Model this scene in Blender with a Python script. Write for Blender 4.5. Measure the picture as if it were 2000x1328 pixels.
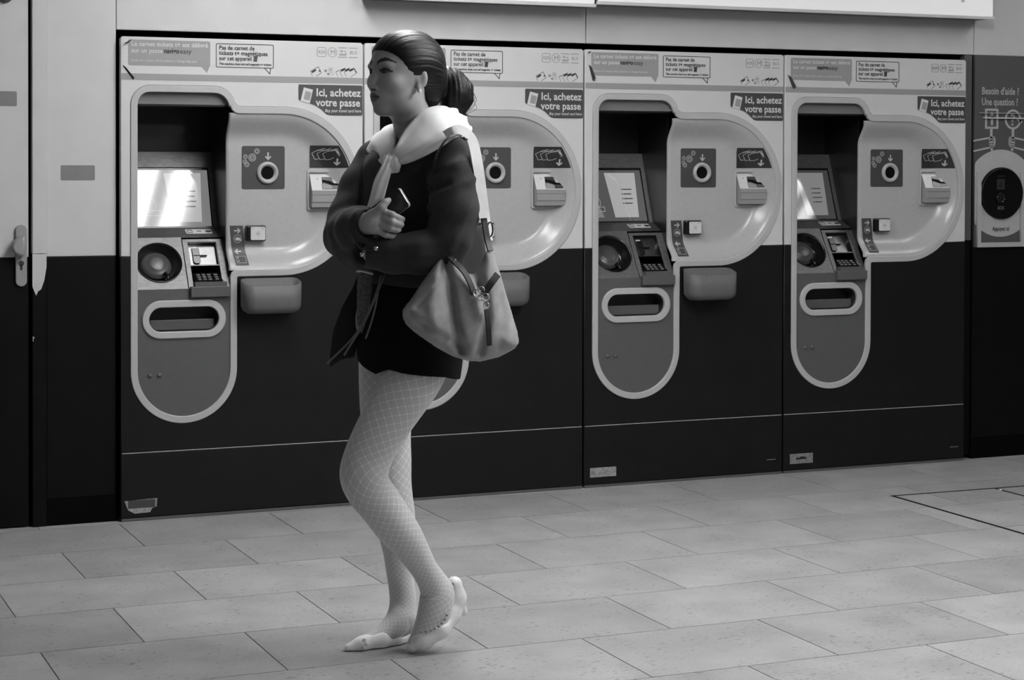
import bpy, bmesh, math, random
from mathutils import Vector, Matrix
random.seed(4)
for o in list(bpy.data.objects): bpy.data.objects.remove(o)
scene = bpy.context.scene
COL = scene.collection
V = Vector

# ------------------------------------------------------------------ camera
cam_data = bpy.data.cameras.new('camera'); cam = bpy.data.objects.new('camera', cam_data); COL.objects.link(cam)
cam_data.sensor_width = 36.0
FPX = 3758.36
cam_data.lens = FPX / 2000 * 36.0
cam_data.shift_x = -59.33 / 2000
cam_data.shift_y = -294.34 / 2000
cam_data.clip_end = 100
CAM = V((-1.44790, -7.16148, 1.36107))
yaw, pitch, roll = 0.4157, -0.0165, 0.0032
fwd = V((math.sin(yaw)*math.cos(pitch), math.cos(yaw)*math.cos(pitch), math.sin(pitch)))
rgt = V((math.cos(yaw), -math.sin(yaw), 0)); upv = rgt.cross(fwd)
right = rgt*math.cos(roll) + upv*math.sin(roll); up = -rgt*math.sin(roll) + upv*math.cos(roll)
M = Matrix((right, up, -fwd)).transposed().to_4x4(); M.translation = CAM
cam.matrix_world = M
scene.camera = cam

# ------------------------------------------------------------------ world, exposure
world = bpy.data.worlds.new('world'); scene.world = world; world.use_nodes = True
world.node_tree.nodes['Background'].inputs[0].default_value = (0.5, 0.5, 0.5, 1)
world.node_tree.nodes['Background'].inputs[1].default_value = 0.14
scene.view_settings.view_transform = 'Standard'; scene.view_settings.look = 'None'
scene.view_settings.gamma = 1.0; scene.view_settings.use_curve_mapping = False
scene.view_settings.exposure = 0.42
CEIL = 2.70

# ------------------------------------------------------------------ materials
MATS = {}
def lin(s): return ((s+0.055)/1.055)**2.4 if s > 0.04 else s/12.92
def mat(name, g, rough=0.5, metal=0.0, spec=0.5, noise=0.0, nscale=30.0, bump=0.0, bscale=200.0, emit=0.0, coat=0.0, sheen=0.0, rnd=0.0, stretch=None):
    """neutral grey principled material; g is linear reflectance; noise/bump give grain"""
    if name in MATS: return MATS[name]
    m = bpy.data.materials.new(name); m.use_nodes = True; nt = m.node_tree; b = nt.nodes['Principled BSDF']
    b.inputs['Base Color'].default_value = (g, g, g, 1)
    b.inputs['Roughness'].default_value = rough; b.inputs['Metallic'].default_value = metal
    b.inputs['Specular IOR Level'].default_value = spec
    if coat: b.inputs['Coat Weight'].default_value = coat; b.inputs['Coat Roughness'].default_value = 0.05
    if sheen: b.inputs['Sheen Weight'].default_value = sheen; b.inputs['Sheen Roughness'].default_value = 0.6
    if emit: b.inputs['Emission Color'].default_value = (1, 1, 1, 1); b.inputs['Emission Strength'].default_value = emit
    if noise or bump or rnd:
        tc = nt.nodes.new('ShaderNodeTexCoord'); vec = tc.outputs['Object']
        if stretch:
            mp = nt.nodes.new('ShaderNodeMapping'); mp.inputs['Scale'].default_value = stretch
            nt.links.new(vec, mp.inputs['Vector']); vec = mp.outputs['Vector']
    if noise or rnd:
        n = nt.nodes.new('ShaderNodeTexNoise'); n.inputs['Scale'].default_value = nscale; n.inputs['Detail'].default_value = 5
        nt.links.new(vec, n.inputs['Vector'])
        mr = nt.nodes.new('ShaderNodeMapRange'); mr.inputs[1].default_value = 0.3; mr.inputs[2].default_value = 0.7
        mr.inputs[3].default_value = g*(1-noise); mr.inputs[4].default_value = g*(1+noise)
        nt.links.new(n.outputs['Fac'], mr.inputs[0])
        nt.links.new(mr.outputs[0], b.inputs['Base Color'])
    if bump:
        n2 = nt.nodes.new('ShaderNodeTexNoise'); n2.inputs['Scale'].default_value = bscale; n2.inputs['Detail'].default_value = 4
        nt.links.new(vec, n2.inputs['Vector'])
        bp = nt.nodes.new('ShaderNodeBump'); bp.inputs['Strength'].default_value = bump; bp.inputs['Distance'].default_value = 0.002
        nt.links.new(n2.outputs['Fac'], bp.inputs['Height']); nt.links.new(bp.outputs[0], b.inputs['Normal'])
    MATS[name] = m
    return m

mat('wall_white', .56, .45, noise=.03, nscale=9, bump=.05, bscale=300)
mat('wall_dark', .0032, .5, spec=.15, noise=.25, nscale=14, bump=.05, bscale=300)
mat('black', .003, .6, spec=.1)
mat('base_black', .0025, .7, spec=.05)
mat('mach_white', .60, .35, noise=.02, nscale=12)
mat('mach_dark', .0075, .45, spec=.25, noise=.2, nscale=10, bump=.04, bscale=400)
mat('rim_grey', .45, .4, noise=.02)
mat('panel_grey', .42, .24, noise=.03, nscale=60, bump=.03, bscale=500)
mat('column_grey', .094, .42, noise=.05, nscale=40)
mat('recess_dark', .010, .32, noise=.2)
mat('hood_grey', .16, .5)
mat('metal', .17, .50, metal=.8, noise=.16, nscale=40, bump=.10, bscale=350, stretch=(1, 3, 3))
mat('metal_dark', .16, .34, metal=1.0, noise=.1)
mat('steel', .6, .3, metal=1.0, noise=.06)
mat('bowl_black', .008, .2)
mat('intercom_black', .003, .4, spec=.2)
mat('bowl_grey', .07, .34)
mat('bezel', .006, .25)
mat('key', .18, .35)
mat('tray_grey', .115, .55, noise=.05, nscale=90, bump=.08, bscale=700)
mat('print_dark', .055, .45)
mat('print_darker', .022, .45)
mat('print_black', .006, .5)
mat('print_grey', .30, .5)
mat('print_mid', .22, .5)
mat('print_pale', .45, .5)
mat('print_white', .60, .5)
mat('paper_dark', .03, .5)
mat('sticker_grey', .20, .5, noise=.05)
mat('label_worn', .30, .6, noise=.35, nscale=120)
mat('label_metal', .22, .45, noise=.3, nscale=90)
mat('bill_white', .62, .22, noise=.02)
mat('bill_grey', .30, .25)
mat('poster_grey', .080, .5, noise=.05, nscale=90)
mat('poster_pale', .42, .5, noise=.03)
mat('poster_line', .40, .5)
mat('handle', .33, .4, metal=.2)
mat('screen_pale', .02, .06, emit=.30, spec=.7)
mat('screen_mid', .02, .06, emit=.055, spec=.7)
mat('screen_low', .02, .06, emit=.03, spec=.7)
mat('screen_white', .02, .06, emit=.27, spec=.7)
mat('screen_line', .02, .06, emit=.14, spec=.7)
TUBE = lambda L: mat('tube_light_%d' % L, .8, .5, emit=L)
mat('fixture', .6, .5)
mat('ceiling_paint', .40, .6, noise=.05)
mat('box_frame', .10, .45)
mat('box_white', .7, .4, emit=.22)

def floor_material():
    m = bpy.data.materials.new('floor_tile'); m.use_nodes = True; nt = m.node_tree; b = nt.nodes['Principled BSDF']
    tc = nt.nodes.new('ShaderNodeTexCoord'); oi = nt.nodes.new('ShaderNodeObjectInfo')
    add = nt.nodes.new('ShaderNodeVectorMath'); add.operation = 'ADD'
    cx = nt.nodes.new('ShaderNodeCombineXYZ'); mul = nt.nodes.new('ShaderNodeMath'); mul.operation = 'MULTIPLY'; mul.inputs[1].default_value = 37
    nt.links.new(oi.outputs['Random'], mul.inputs[0]); nt.links.new(mul.outputs[0], cx.inputs[0]); nt.links.new(mul.outputs[0], cx.inputs[2])
    nt.links.new(tc.outputs['Object'], add.inputs[0]); nt.links.new(cx.outputs[0], add.inputs[1])
    def noise(sc, det, stretch):
        mp = nt.nodes.new('ShaderNodeMapping'); mp.inputs['Scale'].default_value = stretch
        nt.links.new(add.outputs[0], mp.inputs['Vector'])
        n = nt.nodes.new('ShaderNodeTexNoise'); n.inputs['Scale'].default_value = sc; n.inputs['Detail'].default_value = det
        nt.links.new(mp.outputs[0], n.inputs['Vector']); return n.outputs['Fac']
    def rng(src, a, c, lo, hi):
        r = nt.nodes.new('ShaderNodeMapRange'); r.inputs[1].default_value = a; r.inputs[2].default_value = c; r.inputs[3].default_value = lo; r.inputs[4].default_value = hi
        nt.links.new(src, r.inputs[0]); return r.outputs[0]
    def mm(a, c):
        x = nt.nodes.new('ShaderNodeMath'); x.operation = 'MULTIPLY'; nt.links.new(a, x.inputs[0]); nt.links.new(c, x.inputs[1]); return x.outputs[0]
    base = rng(oi.outputs['Random'], 0, 1, .325, .385)
    cloud = rng(noise(5, 4, (1, 1, 1)), .3, .7, .84, 1.10)
    grain = rng(noise(160, 3, (1, 1.6, 1)), .3, .7, .90, 1.08)
    fleck = rng(noise(52, 2, (1, 2.2, 1)), .30, .38, .40, 1.0)
    patch = rng(noise(6, 2, (1, 1, 1)), .42, .62, 0, 1)
    one = nt.nodes.new('ShaderNodeMix'); one.data_type = 'FLOAT'; one.inputs[3].default_value = 1.0
    nt.links.new(patch, one.inputs[0]); nt.links.new(fleck, one.inputs[2])
    v = mm(mm(mm(base, cloud), grain), one.outputs[0])
    nt.links.new(v, b.inputs['Base Color']); b.inputs['Roughness'].default_value = .5; b.inputs['Specular IOR Level'].default_value = .3
    bp = nt.nodes.new('ShaderNodeBump'); bp.inputs['Strength'].default_value = .08; bp.inputs['Distance'].default_value = .002
    nt.links.new(grain, bp.inputs['Height']); nt.links.new(bp.outputs[0], b.inputs['Normal'])
    MATS['floor_tile'] = m
    g = mat('grout', .05, .8, noise=.3)
floor_material()

# ------------------------------------------------------------------ helpers
def tag(o, label=None, cat=None, group=None, kind=None):
    if label: o['label'] = label
    if cat: o['category'] = cat
    if group: o['group'] = group
    if kind: o['kind'] = kind
    return o
def empty(name, loc=(0, 0, 0)):
    o = bpy.data.objects.new(name, None); o.empty_display_size = .1; o.location = loc; COL.objects.link(o); return o
def link(name, me, material, parent=None, smooth=False):
    o = bpy.data.objects.new(name, me); COL.objects.link(o)
    if material is not None and not me.materials: me.materials.append(MATS[material] if isinstance(material, str) else material)
    if parent is not None: o.parent = parent
    if smooth:
        for p in me.polygons: p.use_smooth = True
    return o
def mesh(name, verts, faces, material, parent=None, smooth=False):
    me = bpy.data.meshes.new(name); me.from_pydata([tuple(v) for v in verts], [], faces); me.validate(); me.update()
    return link(name, me, material, parent, smooth)
def bm_obj(name, bm, material, parent=None, smooth=False):
    bmesh.ops.recalc_face_normals(bm, faces=bm.faces)
    me = bpy.data.meshes.new(name); bm.to_mesh(me); bm.free()
    return link(name, me, material, parent, smooth)
def bm_box(bm, x0, x1, y0, y1, z0, z1):
    vs = [bm.verts.new(p) for p in ((x0,y0,z0),(x1,y0,z0),(x1,y1,z0),(x0,y1,z0),(x0,y0,z1),(x1,y0,z1),(x1,y1,z1),(x0,y1,z1))]
    return [bm.faces.new([vs[i] for i in f]) for f in ((0,3,2,1),(4,5,6,7),(0,1,5,4),(1,2,6,5),(2,3,7,6),(3,0,4,7))]
def box(name, x0, x1, y0, y1, z0, z1, material, parent=None, bevel=0.0, seg=2):
    bm = bmesh.new(); bm_box(bm, x0, x1, y0, y1, z0, z1)
    if bevel: bmesh.ops.bevel(bm, geom=list(bm.edges), offset=bevel, segments=seg, affect='EDGES', profile=.5)
    return bm_obj(name, bm, material, parent)
class Frame:
    """a local drawing plane: 2-D point (a, b) -> o + a*ex + b*ey, raised by h along the normal"""
    def __init__(s, o, ex=(1, 0, 0), ey=(0, 0, 1)):
        s.o = V(o); s.ex = V(ex).normalized(); s.ey = V(ey).normalized(); s.n = s.ex.cross(s.ey)
    def __call__(s, a, b, h=0.0): return s.o + a*s.ex + b*s.ey + h*s.n
def FY(y): return Frame((0, y, 0))
def poly_mesh(loops, depth, bevel=0.0, res=1):
    """extruded filled outline (first loop) with holes; front face at +0, back at -depth; local xy"""
    cu = bpy.data.curves.new('tmp', 'CURVE'); cu.dimensions = '2D'; cu.fill_mode = 'BOTH' if depth else 'FRONT'
    for lp in loops:
        sp = cu.splines.new('POLY'); sp.points.add(len(lp)-1)
        for i, (x, y) in enumerate(lp): sp.points[i].co = (x, y, 0, 1)
        sp.use_cyclic_u = True
    if depth: cu.extrude = depth/2 - bevel
    if bevel: cu.bevel_depth = bevel; cu.bevel_resolution = res; cu.offset = -bevel
    ob = bpy.data.objects.new('tmp', cu); COL.objects.link(ob)
    dg = bpy.context.evaluated_depsgraph_get()
    me = bpy.data.meshes.new_from_object(ob.evaluated_get(dg))
    bpy.data.objects.remove(ob); bpy.data.curves.remove(cu)
    return me
def to_frame(me, fr, shift):
    for v in me.vertices:
        c = v.co.copy(); v.co = fr(c.x, c.y, c.z + shift)
    me.update()
def plate(name, loops, fr, depth, material, parent=None, bevel=0.0, raise_=0.0):
    """flat plate lying in the frame, front face raise_ above the frame plane"""
    if loops and not isinstance(loops[0][0], (list, tuple)): loops = [loops]
    me = poly_mesh(loops, depth, bevel); to_frame(me, fr, raise_ - depth/2)
    return link(name, me, material, parent)
def join_plates(name, items, fr, depth, material, parent=None, raise_=0.0):
    """several flat marks of one print joined in one mesh"""
    bm = bmesh.new()
    for loops in items:
        if not isinstance(loops[0][0], (list, tuple)): loops = [loops]
        me = poly_mesh(loops, depth); bm.from_mesh(me); bpy.data.meshes.remove(me)
    me = bpy.data.meshes.new(name); bm.to_mesh(me); bm.free(); to_frame(me, fr, raise_ - depth/2)
    o = link(name, me, material, parent)
    if len(items) > 1: o['kind'] = 'stuff'
    return o
def rrect(x0, y0, x1, y1, r, n=5):
    if not isinstance(r, (list, tuple)): r = [r]*4
    out = []
    for (cx, cy, a0), rr in zip(((x0, y0, 180), (x1, y0, 270), (x1, y1, 0), (x0, y1, 90)), r):
        sx = 1 if cx == x0 else -1; sy = 1 if cy == y0 else -1
        if rr <= 0: out.append((cx, cy)); continue
        for k in range(n+1):
            a = math.radians(a0 + 90*k/n); out.append((cx + sx*rr + rr*math.cos(a), cy + sy*rr + rr*math.sin(a)))
    return out
def circ(cx, cy, r, n=24, ry=None): return [(cx + r*math.cos(2*math.pi*k/n), cy + (ry or r)*math.sin(2*math.pi*k/n)) for k in range(n)]
def seg(x0, y0, x1, y1, w):
    d = V((x1-x0, y1-y0)); d.normalize(); n = V((-d.y, d.x))*w/2
    return [(x0+n.x, y0+n.y), (x1+n.x, y1+n.y), (x1-n.x, y1-n.y), (x0-n.x, y0-n.y)]
def arrow(cx, cy, L, w, ang):
    """arrow whose tip is at (cx, cy), pointing along ang (degrees)"""
    a = math.radians(ang); d = (math.cos(a), math.sin(a)); p = (-d[1], d[0])
    def P(t, s): return (cx + d[0]*t + p[0]*s, cy + d[1]*t + p[1]*s)
    h = L*.42
    return [P(0, 0), P(-h, h*1.0), P(-h-w*.7, h*1.0-w*.6), P(-w*1.7, w*.5), P(-L, w*.5), P(-L, -w*.5), P(-w*1.7, -w*.5), P(-h-w*.7, -h*1.0+w*.6), P(-h, -h*1.0)]
def text_mesh(s, size, bold=0.0, shear=0.0, align='LEFT', width=None, res=2):
    cu = bpy.data.curves.new('tmp', 'FONT'); cu.body = s; cu.size = size; cu.shear = shear; cu.align_x = align
    cu.offset = bold*size; cu.resolution_u = res; cu.fill_mode = 'FRONT'
    ob = bpy.data.objects.new('tmp', cu); COL.objects.link(ob)
    dg = bpy.context.evaluated_depsgraph_get(); me = bpy.data.meshes.new_from_object(ob.evaluated_get(dg))
    bpy.data.objects.remove(ob); bpy.data.curves.remove(cu)
    if width and len(me.vertices):
        xs = [v.co.x for v in me.vertices]; w = max(xs)-min(xs); k = width/w
        for v in me.vertices: v.co.x *= k
    return me
def lettering(name, lines, fr, material, parent=None, raise_=.0008):
    """lines: (string, size, x, y, dict) joined in one flat printed mesh"""
    bm = bmesh.new()
    for (s, size, x, y, kw) in lines:
        me = text_mesh(s, size, **kw)
        for v in me.vertices: v.co.x += x; v.co.y += y
        bm.from_mesh(me); bpy.data.meshes.remove(me)
    me = bpy.data.meshes.new(name); bm.to_mesh(me); bm.free(); to_frame(me, fr, raise_)
    return link(name, me, material, parent)
def lathe(name, prof, fr, cx, cy, material, parent=None, n=32, smooth=True):
    """prof: list of (radius, height along frame normal)"""
    vs, fs = [], []
    for (r, h) in prof:
        for k in range(n):
            a = 2*math.pi*k/n; vs.append(fr(cx + r*math.cos(a), cy + r*math.sin(a), h))
    for i in range(len(prof)-1):
        for k in range(n):
            k2 = (k+1) % n; fs.append((i*n+k, i*n+k2, (i+1)*n+k2, (i+1)*n+k))
    return mesh(name, vs, fs, material, parent, smooth)
def tube_data(path, rad, n=8, flat=1.0, closed=False):
    vs, fs = [], []; m = len(path); path = [V(p) for p in path]
    up0 = V((0, 0, 1))
    nrm = None
    for i, p in enumerate(path):
        a = path[(i-1) % m] if (closed or i > 0) else p; c = path[(i+1) % m] if (closed or i < m-1) else p
        t = (c-a).normalized()
        if nrm is None:
            nrm = t.cross(up0 if abs(t.z) < .9 else V((0, 1, 0))).normalized()
        nrm = (nrm - t*nrm.dot(t)).normalized(); bi = t.cross(nrm)
        r = rad[i] if isinstance(rad, (list, tuple)) else rad
        for k in range(n):
            a2 = 2*math.pi*k/n; vs.append(p + nrm*(r*math.cos(a2)) + bi*(r*flat*math.sin(a2)))
    mm = m if closed else m-1
    for i in range(mm):
        j = (i+1) % m
        for k in range(n):
            k2 = (k+1) % n; fs.append((i*n+k, i*n+k2, j*n+k2, j*n+k))
    if not closed:
        fs.append(tuple(range(n))[::-1]); fs.append(tuple((m-1)*n + k for k in range(n)))
    return vs, fs
def tube(name, path, rad, material, parent=None, n=8, flat=1.0, closed=False):
    vs, fs = tube_data(path, rad, n, flat, closed); return mesh(name, vs, fs, material, parent, True)
def smooth_path(pts, sub=6):
    """Catmull-Rom through points (tuples of any length)"""
    out = []; n = len(pts)
    for i in range(n-1):
        p0 = pts[max(i-1, 0)]; p1 = pts[i]; p2 = pts[i+1]; p3 = pts[min(i+2, n-1)]
        for k in range(sub):
            t = k/sub
            out.append(tuple(.5*((2*b) + (-a+c)*t + (2*a-5*b+4*c-d)*t*t + (-a+3*b-3*c+d)*t**3) for a, b, c, d in zip(p0, p1, p2, p3)))
    out.append(tuple(pts[-1])); return out
def sstep(t): t = max(0., min(1., t)); return t*t*(3-2*t)
def copy_tree(o, parent=None):
    c = o.copy(); COL.objects.link(c); c.parent = parent
    for ch in o.children: copy_tree(ch, c)
    return c

# ------------------------------------------------------------------ floor
flo = box('floor', -6, 10, -9, .6, -.06, -.006, 'grout'); tag(flo, kind='structure')
TL, TW, GAP = .572, .442, .0036
bm = bmesh.new(); bm_box(bm, -TL/2+GAP/2, TL/2-GAP/2, -TW/2+GAP/2, TW/2-GAP/2, -.010, 0)
bmesh.ops.recalc_face_normals(bm, faces=bm.faces)
tile_me = bpy.data.meshes.new('tile'); bm.to_mesh(tile_me); bm.free(); tile_me.materials.append(MATS['floor_tile'])
for j in range(-2, 10):
    yc = -.475 - TW*j - TW/2
    off = -.2955 + (0 if j % 2 == 0 else TL/2)
    for i in range(-4, 12):
        x = off + TL*i + TL/2
        if x < -2.1 - .1*j or x > 5.6: continue
        t = bpy.data.objects.new('tile', tile_me); COL.objects.link(t); t.location = (x, yc, 0); t.parent = flo
# inlaid hatch frame in the floor
hat = empty('floor_hatch', (3.2, -1.08, 0)); tag(hat, 'dark metal frame of an access hatch set into the floor tiles at right', 'hatch')
hat_o = hat.location
def strip(name, x0, y0, x1, y1, w):
    d = V((x1-x0, y1-y0, 0)).normalized(); n = V((-d.y, d.x, 0))*w/2; a = V((x0, y0, 0))-hat_o; b = V((x1, y1, 0))-hat_o
    vs = [a+n, b+n, b-n, a-n]; vs = [v+V((0, 0, .0012)) for v in vs] + [v-V((0, 0, .004)) for v in vs]
    mesh(name, vs, [(0,3,2,1),(4,5,6,7),(0,1,5,4),(1,2,6,5),(2,3,7,6),(3,0,4,7)], 'black', hat)
strip('frame_bar', 2.972, -.648, 3.965, -.672, .011)
strip('frame_bar', 2.975, -.645, 2.968, -1.508, .013)
strip('frame_bar', 3.468, -.660, 3.462, -1.515, .011)
strip('frame_bar', 3.960, -.668, 3.954, -1.525, .011)
strip('frame_bar', 2.964, -1.503, 3.958, -1.525, .011)
lathe('bolt', [(.012, 0), (.012, .003), (.0, .0035)], Frame((3.47-hat_o.x, -.70-hat_o.y, 0), (1,0,0), (0,1,0)), 0, 0, 'steel', hat, n=12)

# ------------------------------------------------------------------ ceiling and its lamps
cei = box('ceiling', -6, 10, -9, .6, CEIL+.05, CEIL+.15, 'ceiling_paint'); tag(cei, kind='structure')
def ceiling_light(x, y0, y1, L, label, tubes=((-.12, .065), (.10, .035))):
    e = empty('ceiling_light', (x, (y0+y1)/2, CEIL)); tag(e, label, 'lamp', 'ceiling lamps'); h = (y1-y0)/2
    box('housing', -.22, .22, -h-.03, h+.03, .035, .05, 'fixture', e, .004)
    for tx, hw in tubes:
        box('tube', tx-hw, tx+hw, -h, h, 0, .03, TUBE(L), e, .006)
    box('end_cap', -.22, .22, -h-.03, -h-.005, -.002, .034, 'fixture', e); box('end_cap', -.22, .22, h+.005, h+.03, -.002, .034, 'fixture', e)
    return e
ceiling_light(.74, -2.10, -.72, 28, 'twin tube ceiling lamp above the leftmost ticket machine')
ceiling_light(1.9, -3.60, -2.20, 46, 'twin tube ceiling lamp over the floor in front of the middle machines')
ceiling_light(4.60, -2.10, -.72, 9, 'twin tube ceiling lamp above the intercom wall')
ceiling_light(-2.6, -2.60, -1.40, 4, 'added unseen twin tube ceiling lamp over the floor in front of the service door')  # invented lamp, out of view, added to brighten wall and floor at left
ceiling_light(2.2, -6.3, -4.9, 34, 'added unseen twin tube fill lamp over the open floor far from the wall')  # invented fill lamp, added to light machine fronts and the figure's near side

# ------------------------------------------------------------------ back wall, door, trims
wal = box('wall_back', -6, 10, .40, .55, 0, CEIL+.05, 'black'); tag(wal, kind='structure')
def panel(x0, x1, z0, z1, m, y=.03, d=.03): return box('wall_panel', x0, x1, y, y+d, z0, z1, m, wal, .0025)
PAINT = .991
panel(-.262, -.008, PAINT, CEIL, 'wall_white'); panel(-.262, -.008, .097, PAINT-.0005, 'wall_dark')
for x0, x1 in ((-.006, 1.919), (1.922, 3.859), (3.862, 5.8), (5.803, 8.)): panel(x0, x1, 1.832, CEIL, 'wall_white')
panel(3.862, 6.0, .093, .958, 'wall_dark'); panel(4.45, 6.0, .960, 1.830, 'wall_white')
panel(-3.6, -1.25, PAINT, CEIL, 'wall_white'); panel(-3.6, -1.25, .097, PAINT-.0005, 'wall_dark')
box('soffit', -.02, 3.9, .07, .40, 1.850, 1.875, 'black', wal)
tr = box('trim_1', -.314, -.263, .020, .06, 1.003, CEIL, 'wall_white', None, .002); tag(tr, kind='structure')
plate('torn_film', [(-.3145,1.0025),(-.2635,1.0025),(-.2635,.955),(-.272,.905),(-.283,.873),(-.2945,.865),(-.301,.850),(-.3145,.883)], FY(.020), .0012, 'wall_white', tr, 0, .001)
mesh('film_tear', [FY(.020)(-.306,1.0022,.0012),FY(.020)(-.283,1.0048,.004),FY(.020)(-.268,1.0018,.0012),FY(.020)(-.285,1.0022,.0014)], [(0,1,2,3)], 'print_mid', tr)
tr2 = box('trim_2', -.314, -.263, .022, .06, 0, 1.0028, 'wall_dark', None, .002); tag(tr2, kind='structure')
mesh('chip', [FY(.022)(-.313+a*.012, .70-b*.012, .001) for a, b in ((0,0),(.5,.1),(.45,.6),(.1,.8),(.3,1.3),(0,1.5))], [(0,1,2,3,4,5)], 'print_pale', tr2)
# return beside the help panel
tr3 = box('trim_3', 3.812, 3.852, .030, .07, .992, 1.830, 'column_grey', None, .003); tag(tr3, kind='structure')
tr4 = box('trim_4', 3.812, 3.852, .034, .07, .02, .991, 'black', None, .003); tag(tr4, kind='structure')
bl = box('baseboard_left', -.262, -.006, .026, .06, 0, .0965, 'base_black', None, .002); tag(bl, kind='structure')
br_ = box('baseboard_right', 3.855, 6.0, .026, .06, 0, .0925, 'base_black', None, .002); tag(br_, kind='structure')
# service door
door = box('door_1', -1.22, -.326, .034, .075, .004, PAINT-.0005, 'wall_dark', None, .002); tag(door, kind='structure')
box('upper_leaf', -1.22, -.326, .034, .075, PAINT, 2.12, 'wall_white', door, .002)
box('lintel', -1.25, -.318, .034, .075, 2.13, CEIL, 'wall_white', door, .002)
FD = FY(.034)
hd = plate('handle_plate', rrect(-.3735, .884, -.3325, 1.110, .0205, 8), FD, .010, 'handle', door, .002, .010)
plate('grip', [(-.345 + .0460*math.cos(math.radians(t)), 1.031 + .0365*math.sin(math.radians(t))) for t in range(90, 271, 10)], FD, .034, 'handle', hd, .007, .046)
plate('key_cylinder', circ(-.353, .969, .0095, 20), FD, .002, 'metal_dark', hd, 0, .0115)
plate('key_cylinder', rrect(-.357, .944, -.349, .964, .003, 3), FD, .002, 'paper_dark', hd, 0, .0115)
st = plate('sticker', rrect(-.52, 1.542, -.367, 1.596, .004, 3), FD, .0008, 'sticker_grey', door, 0, .0010)
lathe('peephole', [(.030, .004), (.028, .010), (.018, .012), (.0, .010)], FD, -.41, 1.945, 'metal_dark', door, 20)
FW = FY(.030)
st2 = plate('sticker', rrect(-.210, 1.272, -.086, 1.327, .004, 3), FW, .0008, 'sticker_grey', wal, 0, .0010)

# help panel with intercom
hp = empty('help_panel', (4.0, .03, .96)); tag(hp, 'grey help point panel with raised hands drawing and black oval intercom', 'help point')
HO = hp.location
FH = Frame((-HO.x, -.0, -HO.z)); FH.o = V((-HO.x, 0, -HO.z))
CX, CZ = 4.012, 1.205
plate('backing', [(3.866, .960), (4.447, .960), (4.447, 1.831), (3.866, 1.831)], FH, .02, 'poster_grey', hp, .001, .002)
def clip_circle(cx, cy, r, x0, n=64): return [(max(x, x0), y) for x, y in circ(cx, cy, r, n)]
plate('disc', clip_circle(CX, CZ, .199, 3.868), FH, .001, 'poster_pale', hp, 0, .0032)
fl, fr_, fb, ft = 3.877, 4.139, .960, 1.545
join_plates('cover_frame', [[(fl, fb), (fl+.020, fb), (fl+.020, 1.30), (fl, 1.30)], [(fr_-.020, fb), (fr_, fb), (fr_, 1.30), (fr_-.020, 1.30)], [(fl+.020, fb), (fr_-.020, fb), (fr_-.020, fb+.021), (fl+.020, fb+.021)]], FH, .012, 'poster_pale', hp, .014)
plate('cover_rail', [(fl+.035, 1.545), (4.137, 1.545), (4.137, 1.550), (fl+.035, 1.550)], FH, .012, 'print_white', hp, 0, .014)
plate('cover_rail', [(fl+.012, 1.568), (4.13, 1.568), (4.13, 1.571), (fl+.012, 1.571)], FH, .008, 'poster_line', hp, 0, .010)
ic = lathe('intercom', [(.118, .0), (.118, .012), (.112, .019), (.106, .017), (.0, .0165)], FH, CX, CZ, 'intercom_black', hp, 48)
plate('display', rrect(3.978, 1.222, 4.022, 1.270, .002, 2), FH, .002, 'print_darker', ic, 0, .0195)
plate('display_arrow', arrow(4.0, 1.228, .030, .008, -90), FH, .001, 'print_black', ic, 0, .0203)
plate('name_strip', rrect(3.978, 1.279, 4.024, 1.286, .001, 2), FH, .002, 'print_black', ic, 0, .0195)
lathe('call_button', [(.024, .017), (.024, .024), (.018, .026), (.017, .021), (.012, .024), (.0, .026)], FH, 4.000, 1.183, 'bowl_black', ic, 24)
lettering('button_lettering', [('SOS', .022, 3.984, 1.131, dict(width=.034))], FH, 'print_mid', ic, .0180)
lettering('lettering', [("Besoin d'aide ?", .046, 3.903, 1.655, dict(bold=.02, width=.205)), ('Une question ?', .046, 3.903, 1.606, dict(bold=.02, width=.200))], FH, 'poster_line', hp, .0030)
lettering('caption', [('Appuyez ici', .028, 3.966, 1.034, dict(bold=.015, width=.094))], FH, 'print_black', hp, .0045)
def ring(outer, inner): return [outer, inner]
join_plates('info_board', [[rrect(3.922, 1.498, 3.996, 1.590, .002, 2), rrect(3.933, 1.508, 3.985, 1.580, .001, 2)], circ(3.960, 1.566, .008, 12), rrect(3.950, 1.550, 3.966, 1.557, .001, 2), rrect(3.954, 1.515, 3.967, 1.556, .001, 2), seg(3.957, 1.500, 3.957, 1.440, .014)], FH, .0006, 'poster_line', hp, .0032)
join_plates('question_board', [[circ(4.078, 1.542, .046, 32), circ(4.078, 1.542, .036, 32)], seg(4.078, 1.497, 4.078, 1.440, .014), circ(4.074, 1.519, .0055, 10), seg(4.074, 1.531, 4.076, 1.543, .009), seg(4.073, 1.541, 4.084, 1.551, .009), seg(4.084, 1.550, 4.080, 1.563, .009), seg(4.083, 1.562, 4.066, 1.561, .009), seg(4.10, 1.545, 4.128, 1.530, .012)], FH, .0006, 'poster_line', hp, .0032)
def hand(sx, cx):
    def X(d): return cx - sx*d
    it = [seg(X(-.014), 1.461, X(.098), 1.443, .008), seg(X(-.014), 1.417, X(.098), 1.396, .008), seg(X(-.016), 1.461, X(-.020), 1.440, .009), seg(X(-.020), 1.441, X(-.016), 1.420, .009),
          seg(X(-.016), 1.450, X(.012), 1.444, .006), seg(X(-.018), 1.440, X(.012), 1.434, .006), seg(X(-.016), 1.429, X(.010), 1.424, .006), seg(X(-.004), 1.416, X(-.004), 1.398, .012)]
    return it
join_plates('left_hand', hand(1, 3.957), FH, .0006, 'poster_line', hp, .0032)
join_plates('right_hand', hand(-1, 4.078), FH, .0006, 'poster_line', hp, .0032)

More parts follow.
